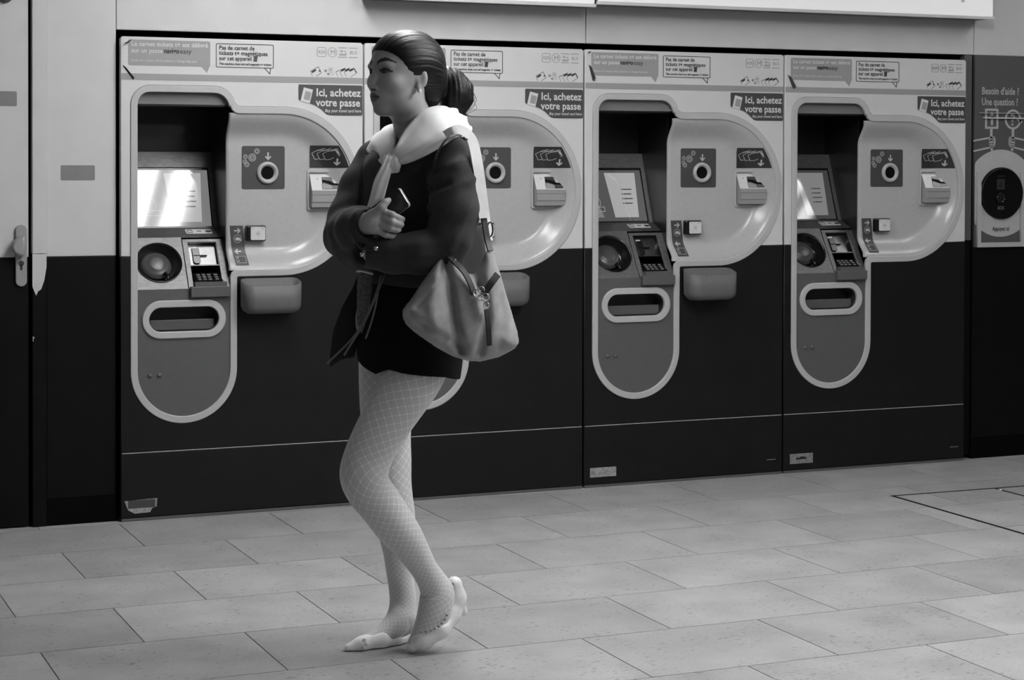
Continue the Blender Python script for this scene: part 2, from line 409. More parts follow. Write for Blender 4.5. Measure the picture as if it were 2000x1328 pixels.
# light boxes over the machines
def light_box(x0, x1, z0, label, right_end=True):
    e = empty('light_box', ((x0+x1)/2, -.012, z0)); tag(e, label, 'light box', 'light boxes above the machines'); o = e.location
    w = (x1-x0)/2
    box('housing', -w, w, -.075, .036, 0, .44, 'box_frame', e, .003)
    box('diffuser', -w+.006, w-.006, -.082, -.070, .010, .43, 'box_white', e, .002)
    box('bottom_rail', -w, w, -.088, -.074, -.004, .009, 'fixture', e, .002)
    return e
lb = light_box(1.911, 3.877, 1.987, 'lit white sign box above the two right ticket machines')
lettering('lettering', [('i', .12, .80, .072, dict(bold=.03))], Frame((0, -.0825, 0)), 'print_white', lb, .0008)
light_box(.95, 1.907, 1.975, 'lit white sign box above the two left ticket machines')

# ------------------------------------------------------------------ ticket machines (local x 0...0.95, front face at y = 0)
MW = .95
machine = empty('ticket_machine', (0, 0, 0))
F0 = FY(0)
DC, DZ, DA, DB = .627, 1.2275, .310, .3235          # outer D ellipse
def d_arc(a, b, t0, t1, n=40): return [(DC + a*math.sin(math.radians(t)), DZ + b*math.cos(math.radians(t))) for t in [t0 + (t1-t0)*k/n for k in range(n+1)]]
def arc(cx, cy, r, a0, a1, n=8, ry=None): return [(cx + r*math.cos(math.radians(a0+(a1-a0)*k/n)), cy + (ry or r)*math.sin(math.radians(a0+(a1-a0)*k/n))) for k in range(n+1)]
XL, XR = .0395, .4445
UC, UR = (XL+XR)/2, (XR-XL)/2
# outer contour, clockwise from the U bottom on the left side
o_up = arc(XL+.075, 1.626-.075, .075, 180, 90, 10) + arc(XR-.088, 1.626-.080, .080, 90, 8, 10, .080) + arc(XR+.012, 1.551+.016, .018, 200, 270, 5, .016) + d_arc(DA, DB, 0, 180, 56)
o_down = arc(XR+.006, .904-.006, .006, 90, 180, 3) + arc(UC, .559, UR, 0, -180, 36)
T = .0265
i_up = arc(XL+T+.046, 1.601-.046, .046, 180, 90, 8) + arc(XR-T-.062, 1.601-.058, .058, 90, 6, 10, .058) + arc(XR-T+.036, 1.524+.034, .036, 185, 270, 6, .034) + d_arc(DA-T, DB-T, 0, 180, 56)
i_down = arc(XR-T+.028, .931-.028, .028, 90, 180, 6) + arc(UC, .559, UR-T, 0, -180, 36)
outer = o_up + o_down; inner = i_up + i_down
plate('rim', [outer, inner], F0, .016, 'rim_grey', machine, .0025, .004)
# front skins around the opening
PZ = .988
def split(contour):
    up_, dn = [], []
    for p in contour: (up_ if p[1] >= PZ else dn).append(p)
    return up_, dn
ucon = [p for p in o_up if p[1] >= PZ]; dl = [p for p in o_up if p[1] < PZ]
xd = DC + DA*math.sqrt(1-((PZ-DZ)/DB)**2)
E_ = .0035
upper = [(E_, PZ), (XL, PZ)] + ucon + [(xd, PZ), (MW-E_, PZ)] + [(MW-E_, 1.806-.008), (MW-E_-.008, 1.806), (E_+.008, 1.806), (E_, 1.806-.008)]
plate('upper_panel', upper, F0, .030, 'mach_white', machine, .003, 0)
lower = [(E_, PZ-.0005), (E_, .257), (MW-E_, .257), (MW-E_, PZ-.0005), (xd, PZ-.0005)] + dl + o_down + [(XL, PZ-.0005)]
plate('lower_panel', lower, F0, .030, 'mach_dark', machine, .003, 0)
box('kick_plate', E_, MW-E_, -.002, .03, .012, .2535, 'mach_dark', machine, .0028)
box('kick_highlight', E_+.004, MW-E_-.004, -.0035, .01, .2535, .2555, 'rim_grey', machine)  # pale strip painting a highlight along the kick plate's top edge
box('foot_rail', E_+.002, MW-E_-.002, -.004, .03, 0, .0105, 'column_grey', machine, .001)
box('cabinet', .006, MW-.006, .40-.004, .40-.001, .02, 1.80, 'black', machine)
for x in (.0065, MW-.0085): box('side_wall', x, x+.002, .03, .395, .02, 1.80, 'black', machine)

# column: lower grey panel, console, screen, recess
CL, CR = XL+T-.004, XR-T+.004
low = [(CL, .862)] + arc(UC, .559, UR-T+.004, 180, 360, 36) + [(CR, .862)]
cp = plate('column_panel', [low, rrect(.108, .702, .375, .795, .0462, 10)], F0, .008, 'column_grey', machine, .001, -.003)
plate('slot_ring', [rrect(.083, .677, .401, .8205, .0715, 14), rrect(.109, .703, .374, .794, .0452, 12)], F0, .018, 'rim_grey', machine, .003, .005)
# ticket chute behind the ring
ch_o = rrect(.108, .702, .375, .795, .0462, 10); n_ = len(ch_o)
vs = [F0(a, b, -.004) for a, b in ch_o] + [F0(.2415 + (a-.2415)*.97, .7485 + (b-.7485)*.9, -.085) for a, b in ch_o]
mesh('ticket_chute', vs, [(i, (i+1) % n_, n_+(i+1) % n_, n_+i) for i in range(n_)] + [tuple(range(n_, 2*n_))], 'paper_dark', machine)
box('chute_flap', .12, .363, .030, .034, .706, .745, 'column_grey', machine, .002)
for sx in (.113, .148): lathe('screw', [(.0, .003), (.007, .002), (.0085, -.001), (.0095, -.004)], F0, sx, .540, 'column_grey', machine, 16)
FC = Frame((0, .002, .862), (1, 0, 0), (0, .123, .190)); SLEN = math.hypot(.123, .190)
DSH = (.161, .1165, .0865)
plate('console', [[(CL, 0), (.2585, 0), (.2585, SLEN), (CL, SLEN)], circ(DSH[0], DSH[1], DSH[2], 48)], FC, .006, 'metal', machine, .001, 0)
bw = lathe('ticket_bowl', [(.0875, .004), (.0865, .005), (.082, -.004), (.076, -.018), (.070, -.034), (.060, -.046), (.052, -.048)], FC, DSH[0], DSH[1], 'bowl_black', machine, 48)
cup = lathe('bowl_disc', [(.058, -.046), (.052, -.036), (.044, -.030), (.036, -.030), (.033, -.027), (.022, -.025), (.0, -.024)], FC, DSH[0]-.002, DSH[1]+.012, 'bowl_grey', bw, 40)
tube('drip_ridge', [FC(DSH[0]+.022, DSH[1]-.030, -.030), FC(DSH[0]+.034, DSH[1]-.046, -.028), FC(DSH[0]+.030, DSH[1]-.062, -.022)], [.008, .006, .004], 'bowl_black', bw, 8)
# card unit
cu = plate('card_unit', [[(.2605, 0), (CR, 0), (CR, .216), (.2605, .216)], rrect(.279, .0, .391, .203, .003, 2)], FC, .010, 'metal', machine, .0008, .002)
plate('card_window', rrect(.277, .100, .393, .205, .003, 2), FC, .002, 'metal_dark', cu, 0, -.020)
plate('window_shade', [[(.277, .100), (.393, .100), (.393, .205), (.277, .205)], [(.281, .104), (.389, .104), (.389, .201), (.281, .201)]], FC, .020, 'bezel', cu, 0, -.001)
plate('card_slot', rrect(.297, .118, .325, .188, .010, 5), FC, .006, 'bezel', cu, .001, -.013)
plate('card_mouth', rrect(.300, .150, .352, .1535, .001, 2), FC, .004, 'black', cu, 0, -.0125)
plate('slot_lamp', rrect(.296, .184, .316, .189, .001, 2), FC, .003, 'screen_white', cu, 0, -.012)
box('unit_ledge', .279, .391, .060, .066, .944, .949, 'steel', cu)
FK = Frame((0, .006, .884), (1, 0, 0), (0, .055, .030))
kp = plate('keypad', rrect(.285, .0, .394, .066, .003, 2), FK, .006, 'bezel', machine, .001, .003)
bm = bmesh.new()
for r in range(3):
    for c in range(4):
        x = .299 + c*.020 + (.006 if c == 3 else 0); b0 = .010 + r*.016
        pts = [FK(x+dx, b0+dy, .0045) for dx, dy in ((0,0),(.013,0),(.013,.008),(0,.008))]; f = bm.faces.new([bm.verts.new(p) for p in pts])
        ex = bmesh.ops.extrude_face_region(bm, geom=[f]); bmesh.ops.translate(bm, verts=[v for v in ex['geom'] if isinstance(v, bmesh.types.BMVert)], vec=FK.n*.0025)
keys = bm_obj('keys', bm, 'key', kp); keys['kind'] = 'stuff'
box('keypad_box', .264, .4165, -.018, .010, .831, .8705, 'column_grey', machine, .002)
bm = bmesh.new(); bm_box(bm, .280, .402, -.0178, .012, .8705, .887); bm_obj('keypad_shelf', bm, 'column_grey', machine)
# strip between console and screen, with card brands label
FS2 = Frame((0, .125, 1.052), (1, 0, 0), (0, .078, .034)); 
plate('console_ledge', [(CL, 0), (CR, 0), (CR, .084), (CL, .084)], FS2, .004, 'metal', machine, .0008, 0)
bl2 = plate('card_label', rrect(.287, .028, .388, .066, .004, 3), FS2, .0008, 'print_white', machine, 0, .001)
join_plates('card_marks', [[rrect(.293, .036, .313, .060, .002, 2), rrect(.2955, .040, .3105, .056, .001, 2)], rrect(.330, .046, .348, .052, .001, 2), circ(.372, .047, .009, 16), circ(.379, .047, .008, 16)], FS2, .0004, 'print_dark', bl2, .0015)
# screen
FS = Frame((0, .203, 1.086), (1, 0, 0), (0, .084, .231)); SH = .247
plate('screen_surround', [[(CL, -.004), (CR, -.004), (CR, .312), (CL, .312)], [(.084, 0), (.405, 0), (.405, SH), (.084, SH)]], FS, .006, 'metal', machine, .0008, 0)
scr = plate('screen', [(.080, -.004), (.409, -.004), (.409, SH+.004), (.080, SH+.004)], FS, .004, 'bezel', machine, 0, -.006)
box('recess_back', CL, CR, .345, .355, 1.05, 1.60, 'recess_dark', machine)
box('recess_wall', CR-.001, CR+.003, .066, .36, .87, 1.60, 'recess_dark', machine)
box('recess_wall', CL-.004, CL, .012, .36, .87, 1.60, 'recess_dark', machine)
box('recess_roof', CL, CR, .035, .36, 1.598, 1.602, 'recess_dark', machine)
plate('hood', [(CL, 1.556), (CR-.001, 1.556), (CR-.001, 1.606), (CL, 1.606)], FY(.022), .004, 'hood_grey', machine, .001, 0)
box('recess_ceiling', CL, CR, .026, .345, 1.550, 1.556, 'recess_dark', machine)

# D shaped payment panel: a shallow dish
ia, ib = DA-T+.003, DB-T+.003
def d_right(z): return DC + ia*math.sqrt(max(0, 1-((z-DZ)/ib)**2))
def d_depth(x, z):
    dz = abs(z-DZ)/ib
    rho = dz if x < DC else math.sqrt(((x-DC)/ia)**2 + dz*dz)
    w = .085 if z < DZ else .105
    return .002 + .053*sstep((1-rho)*.30/w)
NX, NZ = 44, 44; X0 = .4165
vs, fs = [], []
for j in range(NZ+1):
    z = DZ - ib*math.cos(math.pi*j/NZ)
    for i in range(NX+1):
        t = i/NX; t = 1-(1-t)**1.25
        x = X0 + t*(max(d_right(z), DC+.0005)-X0); vs.append((x, d_depth(x, z), z))
for j in range(NZ):
    for i in range(NX): a = j*(NX+1)+i; fs.append((a, a+1, a+NX+2, a+NX+1))
base = len(vs)
for j in range(NZ+1):
    x, y, z = vs[j*(NX+1)]; vs.append((x, max(y+.012, .02), z))
for j in range(NZ): fs.append((j*(NX+1), (j+1)*(NX+1), base+j+1, base+j))
mesh('payment_panel', vs, fs, 'panel_grey', machine, True)
FP = FY(.055)
def conform(name, x0, x1, z0, z1, m, off=.0012, n=10, xf=None, parent=None):
    vs, fs = [], []
    for j in range(n+1):
        z = z0+(z1-z0)*j/n
        for i in range(n+1):
            a = x0(z) if callable(x0) else x0; b = x1(z) if callable(x1) else x1
            x = a+(b-a)*i/n; vs.append((x, d_depth(x, z)-off, z))
    for j in range(n):
        for i in range(n): q = j*(n+1)+i; fs.append((q, q+1, q+n+2, q+n+1))
    return mesh(name, vs, fs, m, parent or machine, True)
# coin slot
cs = plate('coin_plate', [rrect(.477, 1.236, .647, 1.402, .008, 4)], FP, .002, 'print_dark', machine, .0004, .0015)
lathe('coin_funnel', [(.043, .0015), (.042, .010), (.037, .015), (.031, .013), (.027, .006), (.0245, .003)], FP, .5775, 1.299, 'panel_grey', cs, 36)
lathe('coin_hole', [(.0262, .0042), (.020, .0040), (.0, .0040)], FP, .5775, 1.299, 'black', cs, 30, False)
coins = []
for cx, cz, r in ((.518, 1.3575, .0150), (.5365, 1.382, .0105), (.491, 1.361, .0085), (.4965, 1.331, .0100), (.489, 1.342, .0085)):
    coins.append([circ(cx, cz, r, 20), circ(cx, cz, r*.84, 20)])
    coins.append([circ(cx, cz, r*.6, 14), circ(cx, cz, r*.42, 14)])
coins += [seg(.513, 1.3585, .521, 1.3585, .002)]
join_plates('coin_marks', coins, FP, .0004, 'print_pale', cs, .0022)
plate('arrow', arrow(.5805, 1.3475, .030, .0060, -90), FP, .0004, 'print_pale', cs, 0, .0022)
# bank note sign and unit
bs = conform('note_sign', .7465, lambda z: d_right(z)-.009, 1.3185, 1.405, 'print_darker', .0016, 14)
def draw_conform(name, loops, m, off, parent):
    bm = bmesh.new()
    for lp in loops:
        lp2 = lp if isinstance(lp[0][0], (list, tuple)) else [lp]
        me = poly_mesh(lp2, 0); bm.from_mesh(me); bpy.data.meshes.remove(me)
    me = bpy.data.meshes.new(name); bm.to_mesh(me); bm.free()
    for v in me.vertices: x, z = v.co.x, v.co.y; v.co = (x, d_depth(x, z)-off, z)
    o = link(name, me, m, parent)
    if len(loops) > 1: o['kind'] = 'stuff'
    return o
notes = []
for k in range(3):
    ox = .755 + .020*k; oz = 1.3755 - .001*k
    P = [(ox, oz), (ox+.012, oz-.024), (ox+.028, oz-.022), (ox+.060, oz-.006), (ox+.047, oz+.019), (ox+.022, oz+.012)]
    q = P if k == 2 else [P[2], P[1], P[0], P[5], P[4]]
    for a, b in zip(q, q[1:] + ([q[0]] if k == 2 else [])): notes.append(seg(*a, *b, .0020))
    for d in (.020, .027, .034): notes.append(seg(ox+d, oz+.006+d*.1, ox+d+.007, oz+.012+d*.1, .0022))
notes += [seg(.834+d*.0035, 1.391-d*.002, .848+d*.003, 1.371-d*.001, .0016) for d in range(3)]
draw_conform('note_marks', notes, 'print_pale', .0024, bs)
draw_conform('arrow', [arrow(.8475, 1.3265, .028, .0058, -90)], 'print_pale', .0024, bs)
bh = plate('note_bezel', [rrect(.735, 1.150, .884, 1.312, .012, 5), rrect(.7445, 1.164, .8745, 1.2985, .003, 3)], FP, .012, 'panel_grey', machine, .003, .008)
prof = [(-.002, 1.298), (.0345, 1.231), (.0400, 1.229), (.0400, 1.214), (.0405, 1.2135), (.0405, 1.186), (.0370, 1.184), (.0340, 1.165), (-.030, 1.165)]
vs = [FP(.7465, z, h) for h, z in prof] + [FP(.8725, z, h) for h, z in prof]; n_ = len(prof)
bu = mesh('note_unit', vs, [tuple(range(n_)), tuple(range(2*n_-1, n_-1, -1))] + [(i, n_+i, n_+(i+1) % n_, (i+1) % n_) for i in range(n_)], 'bill_grey', machine)
bu.data.materials.append(MATS['bill_white']); bu.data.polygons[2].material_index = 1
FN = Frame(FP(0, 1.231, .0345), (1, 0, 0), FP(0, 1.298, -.002) - FP(0, 1.231, .0345))
plate('note_mouth', [(.789, .004), (.868, .004), (.868, .030), (.840, .031), (.832, .058), (.793, .058)], FN, .0006, 'metal_dark', bu, 0, .0008)
plate('note_gap', [(.793, .032), (.800, .034), (.830, .022), (.868, .020), (.868, .028), (.838, .030), (.826, .040), (.793, .046)], FN, .0006, 'black', bu, 0, .0014)
plate('note_tongue', [(.789, .004), (.830, .004), (.828, .020), (.800, .028), (.789, .026)], FN, .003, 'bill_grey', bu, .0006, .003)
lathe('rivet', [(.0025, .0), (.002, .001), (.0, .0012)], FN, .775, .050, 'metal_dark', bu, 10)
box('unit_seam', .7455, .8735, FP(0, 0, .0408).y, FP(0, 0, .038).y, 1.2125, 1.2140, 'print_dark', bu)
# contactless reader and its arrows strip
rd = box('contactless_reader', .489, .566, .027, .058, 1.036, 1.097, 'bezel', machine, .006)
plate('reader_face', rrect(.505, 1.041, .5625, 1.0915, .005, 4), FY(.027), .002, 'bill_white', rd, .0006, .0012)
join_plates('reader_marks', [[circ(.534, 1.066, .0085, 16), circ(.534, 1.066, .0072, 16)], circ(.534, 1.066, .004, 10), rrect(.511, 1.084, .518, 1.087, .001, 2), rrect(.546, 1.084, .557, 1.087, .001, 2)], FY(.027), .0004, 'print_grey', rd, .0018)
def sl(z): return .430 + (1.097-z)*.0867
ss = conform('reader_strip', sl, lambda z: sl(z)+.051, .9465, 1.0965, 'print_dark', .0016, 12)
def off2(lp, z): return [(x+sl(z), y) for x, y in lp]
marks = [off2(arrow(.041, 1.077, .026, .005, 0), 1.077), off2(arrow(.009, .998, .026, .005, 180), .998),
         [off2(circ(.026, 1.046, .0155, 20), 1.046), off2(circ(.026, 1.046, .0140, 20), 1.046)], off2([(.016, 1.046), (.024, 1.053), (.036, 1.049), (.042, 1.036), (.030, 1.040), (.020, 1.039)], 1.046),
         [off2(rrect(.007, .955, .045, .981, .002, 2), .967), off2(rrect(.0085, .9565, .0435, .9795, .001, 2), .967)], off2(circ(.015, .974, .003, 8), .97), off2(circ(.015, .963, .003, 8), .963)]
draw_conform('strip_marks', marks, 'print_pale', .0024, ss)

# header: speech bubbles, pictograms, grey band, badge
draw = lambda name, items, m, parent, h=.0010: join_plates(name, items, F0, .0006, m, parent, h)
hs = plate('header_sticker', rrect(.012, 1.668, .944, 1.800, .004, 3), F0, .0006, 'print_white', machine, 0, .0006)
plate('band', [(E_+.001, 1.645), (MW-E_-.001, 1.645), (MW-E_-.001, 1.669), (E_+.001, 1.669)], F0, .0006, 'print_grey', machine, 0, .0009)
b1 = draw('notice_bubble', [rrect(.031, 1.699, .3405, 1.795, .007, 4)[:5] and rrect(.031, 1.699, .3405, 1.795, .007, 4), [(.305, 1.7005), (.338, 1.7005), (.328, 1.676)]], 'print_grey', machine, .0014)
lettering('notice_lettering', [('Le carnet tickets t+ est délivré', .0235, .042, 1.7715, dict(bold=.018, width=.288)), ('sur un passe', .0235, .042, 1.7470, dict(bold=.018, width=.117)), ('Books of t+ tickets will be loaded on a Navigo Easy pass', .0125, .042, 1.7140, dict(width=.246, shear=.2))], F0, 'print_white', b1, .0022)
lettering('product_lettering', [('navigo', .0255, .1635, 1.7470, dict(bold=.03, width=.058)), ('easy', .0255, .2235, 1.7470, dict(width=.044))], F0, 'print_black', b1, .0022)
o2 = rrect(.362, 1.698, .587, 1.789, .006, 4); i2 = rrect(.3645, 1.7005, .5845, 1.7865, .004, 4)
b2 = draw('outline_bubble', [[o2, i2], seg(.551, 1.699, .573, 1.676, .0028), seg(.572, 1.676, .575, 1.699, .0028)], 'print_black', machine, .0014)
lettering('outline_lettering', [('Pas de carnet de', .0225, .374, 1.7660, dict(bold=.012, width=.136)), ('tickets t+ magnétiques', .0225, .374, 1.7460, dict(bold=.012, width=.189)), ('sur cet appareil', .0225, .374, 1.7260, dict(bold=.012, width=.126)), ('This machine does not sell magnetic t+ tickets', .0120, .374, 1.7085, dict(bold=.02, width=.202, shear=.15))], F0, 'print_black', b2, .0022)
draw('ticket_mark', [[(.507, 1.7235), (.521, 1.7225), (.524, 1.7415), (.509, 1.7420)], seg(.506, 1.742, .526, 1.744, .003)], 'print_dark', b2, .0020)
px, pz = .759, 1.750
pi = draw('line_pictograms', [[rrect(.759, 1.7475, .7965, 1.7850, .008, 4), rrect(.7608, 1.7493, .7947, 1.7832, .0065, 4)], [circ(.8215, 1.7662, .0190, 28), circ(.8215, 1.7662, .0172, 28)],
     seg(.8445, 1.7845, .8800, 1.7845, .0024), seg(.8445, 1.7480, .8800, 1.7480, .0024), seg(.8880, 1.7845, .9240, 1.7845, .0024), seg(.8880, 1.7480, .9240, 1.7480, .0024),
     seg(.848, 1.7715, .872, 1.7715, .0022), seg(.858, 1.7715, .858, 1.778, .002), rrect(.848, 1.7575, .878, 1.7605, .001, 2), seg(.872, 1.7715, .878, 1.760, .002), seg(.849, 1.7545, .877, 1.7545, .0018), seg(.859, 1.7715, .859, 1.759, .0018)], 'print_mid', machine, .0014)
lettering('line_lettering', [('RER', .0190, .7640, 1.7595, dict(width=.0275)), ('M', .0270, .8125, 1.7570, dict(width=.0180)), ('BUS', .0190, .8920, 1.7600, dict(width=.0280))], F0, 'print_mid', pi, .0018)
pay = [seg(.733, 1.691, .765, 1.709, .0020), seg(.765, 1.709, .777, 1.686, .0018), seg(.777, 1.686, .757, 1.672, .0018), seg(.733, 1.691, .741, 1.672, .0014), [(.736, 1.690), (.741, 1.684), (.757, 1.694), (.753, 1.700)], circ(.770, 1.693, .0035, 8)]
for k in range(3):
    ox = .835 + .017*k; oz = 1.691
    pay += [seg(ox, oz-.002, ox+.010, 1.672, .0012), seg(ox, oz, ox+.040, oz+.016, .0022), seg(ox+.022, oz+.004, ox+.038, oz+.012, .006)]
pay += [seg(.909, 1.706, .920, 1.688, .0040), seg(.920, 1.688, .896, 1.672, .0016)]
draw('payment_pictograms', pay, 'print_darker', machine, .0014)
draw('coin_pictograms', [[circ(.814, 1.699, .0100, 16), circ(.814, 1.699, .0088, 16)], circ(.814, 1.699, .004, 8), circ(.794, 1.694, .0055, 10), circ(.805, 1.682, .0050, 10), [circ(.820, 1.684, .0065, 12), circ(.820, 1.684, .0055, 12)]], 'print_mid', machine, .0014)
bd = plate('travel_badge', [(.688, 1.6395), (.939, 1.6395), (.9435, 1.635), (.9435, 1.527), (.939, 1.522), (.810, 1.522), (.797, 1.526), (.775, 1.546), (.750, 1.561), (.716, 1.572), (.692, 1.577), (.6855, 1.583), (.6855, 1.637)], F0, .0008, 'print_dark', machine, 0, .0018)
lettering('badge_lettering', [('Ici, achetez', .0420, .755, 1.5960, dict(bold=.022, width=.180)), ('votre passe', .0420, .755, 1.5575, dict(bold=.022, width=.180)), ('Buy your travel card here', .0165, .791, 1.5345, dict(bold=.015, width=.146, shear=.25))], F0, 'print_white', bd, .0024)
tk = plate('card_drawing', [(.7065, 1.6285), (.7430, 1.6200), (.7300, 1.5665), (.6935, 1.5760)], F0, .0004, 'print_white', bd, 0, .0024)
plate('card_shade', [(.7130, 1.6150), (.7370, 1.6090), (.7290, 1.5770), (.7050, 1.5830)], F0, .0004, 'print_grey', tk, 0, .0028)
# ------------------------------------------------ copies and what differs between the machines
base_children = list(machine.children)
machines = [machine]
for k in range(1, 4):
    m2 = copy_tree(machine); m2.location = (k*MW, 0, 0); machines.append(m2)
for k, lb_ in enumerate(('white and dark ticket machine nearest the service door, leftmost in the row', 'ticket machine largely hidden behind the walking person', 'ticket machine second from the right, its screen showing a pale slanted page', 'rightmost ticket machine beside the help panel, without a tray')):
    tag(machines[k], lb_, 'ticket machine', 'row of ticket machines')
for k in range(3):
    mch = machines[k]
    # hanging tray under the payment panel (the last machine has none)
    vs, fs = [], []; N = 40
    def tray_loop(z, g):  # rounded plan outline, g = inset
        out = []
        x0, x1, y0, y1, r = .4505+g, .6790-g, -.104+g, -.002-min(g, .008), .045
        pl = rrect(x0, y0, x1, y1, [min(r, (y1-y0)*.48)]*2 + [.03 if g < .03 else .01]*2, 8); return [(x, y, z) for x, y in pl]
    tz = [(.7700, .020), (.7655, .012+.022), (.7720, .010), (.787, .003), (.815, .0), (.876, .0)]
    loops = [tray_loop(.7640, .050), tray_loop(.7660, .024), tray_loop(.7760, .008), tray_loop(.792, .001), tray_loop(.82, 0), tray_loop(.873, 0), tray_loop(.873, .006), tray_loop(.80, .008), tray_loop(.80, .045)]
    for li, lp in enumerate(loops):
        for (x, y, z) in lp:
            if li >= 4 and li <= 6: z += max(0, (y+.104))*.24       # the mouth rises towards the machine
            vs.append((x, y, z))
    n_ = len(loops[0])
    for li in range(len(loops)-1):
        for i in range(n_): j = (i+1) % n_; fs.append((li*n_+i, li*n_+j, (li+1)*n_+j, (li+1)*n_+i))
    fs.append(tuple(range(n_))[::-1]); fs.append(tuple((len(loops)-1)*n_+i for i in range(n_)))
    mesh('tray', vs, fs, 'tray_grey', mch, True)
def page(k, bg, wh, mid):
    sc = [c for c in machines[k].children if c.name.startswith('screen') and not c.name.startswith('screen_s')][0]
    plate('display', [(.092, .007), (.399, .007), (.399, SH-.010), (.092, SH-.010)], FS, .0008, bg, sc, 0, -.0050)
    plate('page', [(.250, .024), (.362, .024), (.372, SH-.022), (.226, SH-.022)], FS, .0004, wh, sc, 0, -.0045)
    plate('page', [(.100, .024), (.200, .024), (.166, .110), (.100, .115)], FS, .0004, mid, sc, 0, -.0045)
    join_plates('page_lines', [seg(.304, .150-.021*i, .346-.004*(i % 2), .150-.021*i, .005) for i in range(4)] + [seg(.296, .150-.021*i, .301, .150-.021*i, .006) for i in range(4)], FS, .0003, 'screen_low', sc, -.0042)
    join_plates('page_drawing', [[rrect(.110, .050, .206, .072, .001, 2), rrect(.112, .052, .204, .070, .001, 2)], [circ(.160, .092, .030, 20), circ(.160, .092, .028, 20)], [circ(.150, .165, .020, 16), circ(.150, .165, .018, 16)]], FS, .0003, 'screen_white', sc, -.0040)
page(0, 'screen_line', 'screen_pale', 'screen_line'); page(1, 'screen_line', 'screen_pale', 'screen_line')
page(2, 'screen_mid', 'screen_white', 'screen_line'); page(3, 'screen_low', 'screen_line', 'screen_line')
# peeled corners of the header stickers
def peel(k, pts, m='paper_dark'):
    mesh('peeled_corner', [F0(a, b, h) for a, b, h in pts], [tuple(range(len(pts)))], m, machines[k])
peel(0, [(.0145, 1.7795, .010), (.047, 1.7965, .002), (.037, 1.787, .004), (.031, 1.781, .006), (.020, 1.778, .012)])
peel(0, [(.010, 1.7005, .002), (.022, 1.690, .008), (.052, 1.652, .012), (.049, 1.645, .006), (.046, 1.647, .004), (.012, 1.694, .002)])
peel(2, [(.018, 1.744, .002), (.028, 1.735, .008), (.046, 1.690, .012), (.042, 1.676, .006), (.036, 1.678, .003)])
peel(3, [(.014, 1.722, .002), (.030, 1.711, .008), (.052, 1.670, .012), (.046, 1.660, .006), (.038, 1.668, .003)])
peel(2, [(.010, 1.791, .004), (.024, 1.7985, .003), (.027, 1.795, .008), (.020, 1.790, .008)])
mesh('torn_paper', [F0(.955-MW+dx, z, .0016) for dx, z in ((.62, 1.771), (.655, 1.787), (.668, 1.782), (.650, 1.7755), (.664, 1.771), (.645, 1.766))], [(0,1,2,3),(0,3,4,5)], 'bill_white', machines[1])
# maintenance labels near the floor
FKk = FY(-.002)
l0 = plate('floor_label', [(.016, .077), (.139, .081), (.137, .050), (.120, .045), (.112, .030), (.055, .028), (.030, .042)], FKk, .0006, 'label_worn', machines[0], 0, .0008)
plate('label_print', rrect(.030, .048, .131, .078, .001, 2), FKk, .0004, 'print_dark', l0, 0, .0012)
l2 = plate('floor_label', rrect(.031, .042, .151, .081, .003, 2), FKk, .0006, 'label_worn', machines[2], 0, .0008)
join_plates('label_marks', [circ(.046, .061, .009, 12), seg(.070, .056, .110, .062, .005), seg(.095, .066, .125, .062, .004)], FKk, .0004, 'print_mid', l2, .0012)
l3 = plate('floor_label', rrect(.036, .039, .152, .082, .002, 2), FKk, .0006, 'label_metal', machines[3], 0, .0008)
join_plates('label_marks', [seg(.066, .060, .120, .062, .008), seg(.085, .066, .110, .066, .005)], FKk, .0004, 'print_darker', l3, .0012)
for k in (2, 3):
    kl = plate('key_lock', rrect(.861, .053, .917, .077, .002, 2), FKk, .001, 'mach_dark', machines[k], 0, .0012)
    plate('lock_slit', rrect(.870, .0635, .915, .0665, .001, 2), FKk, .0006, 'label_metal', kl, 0, .0018)

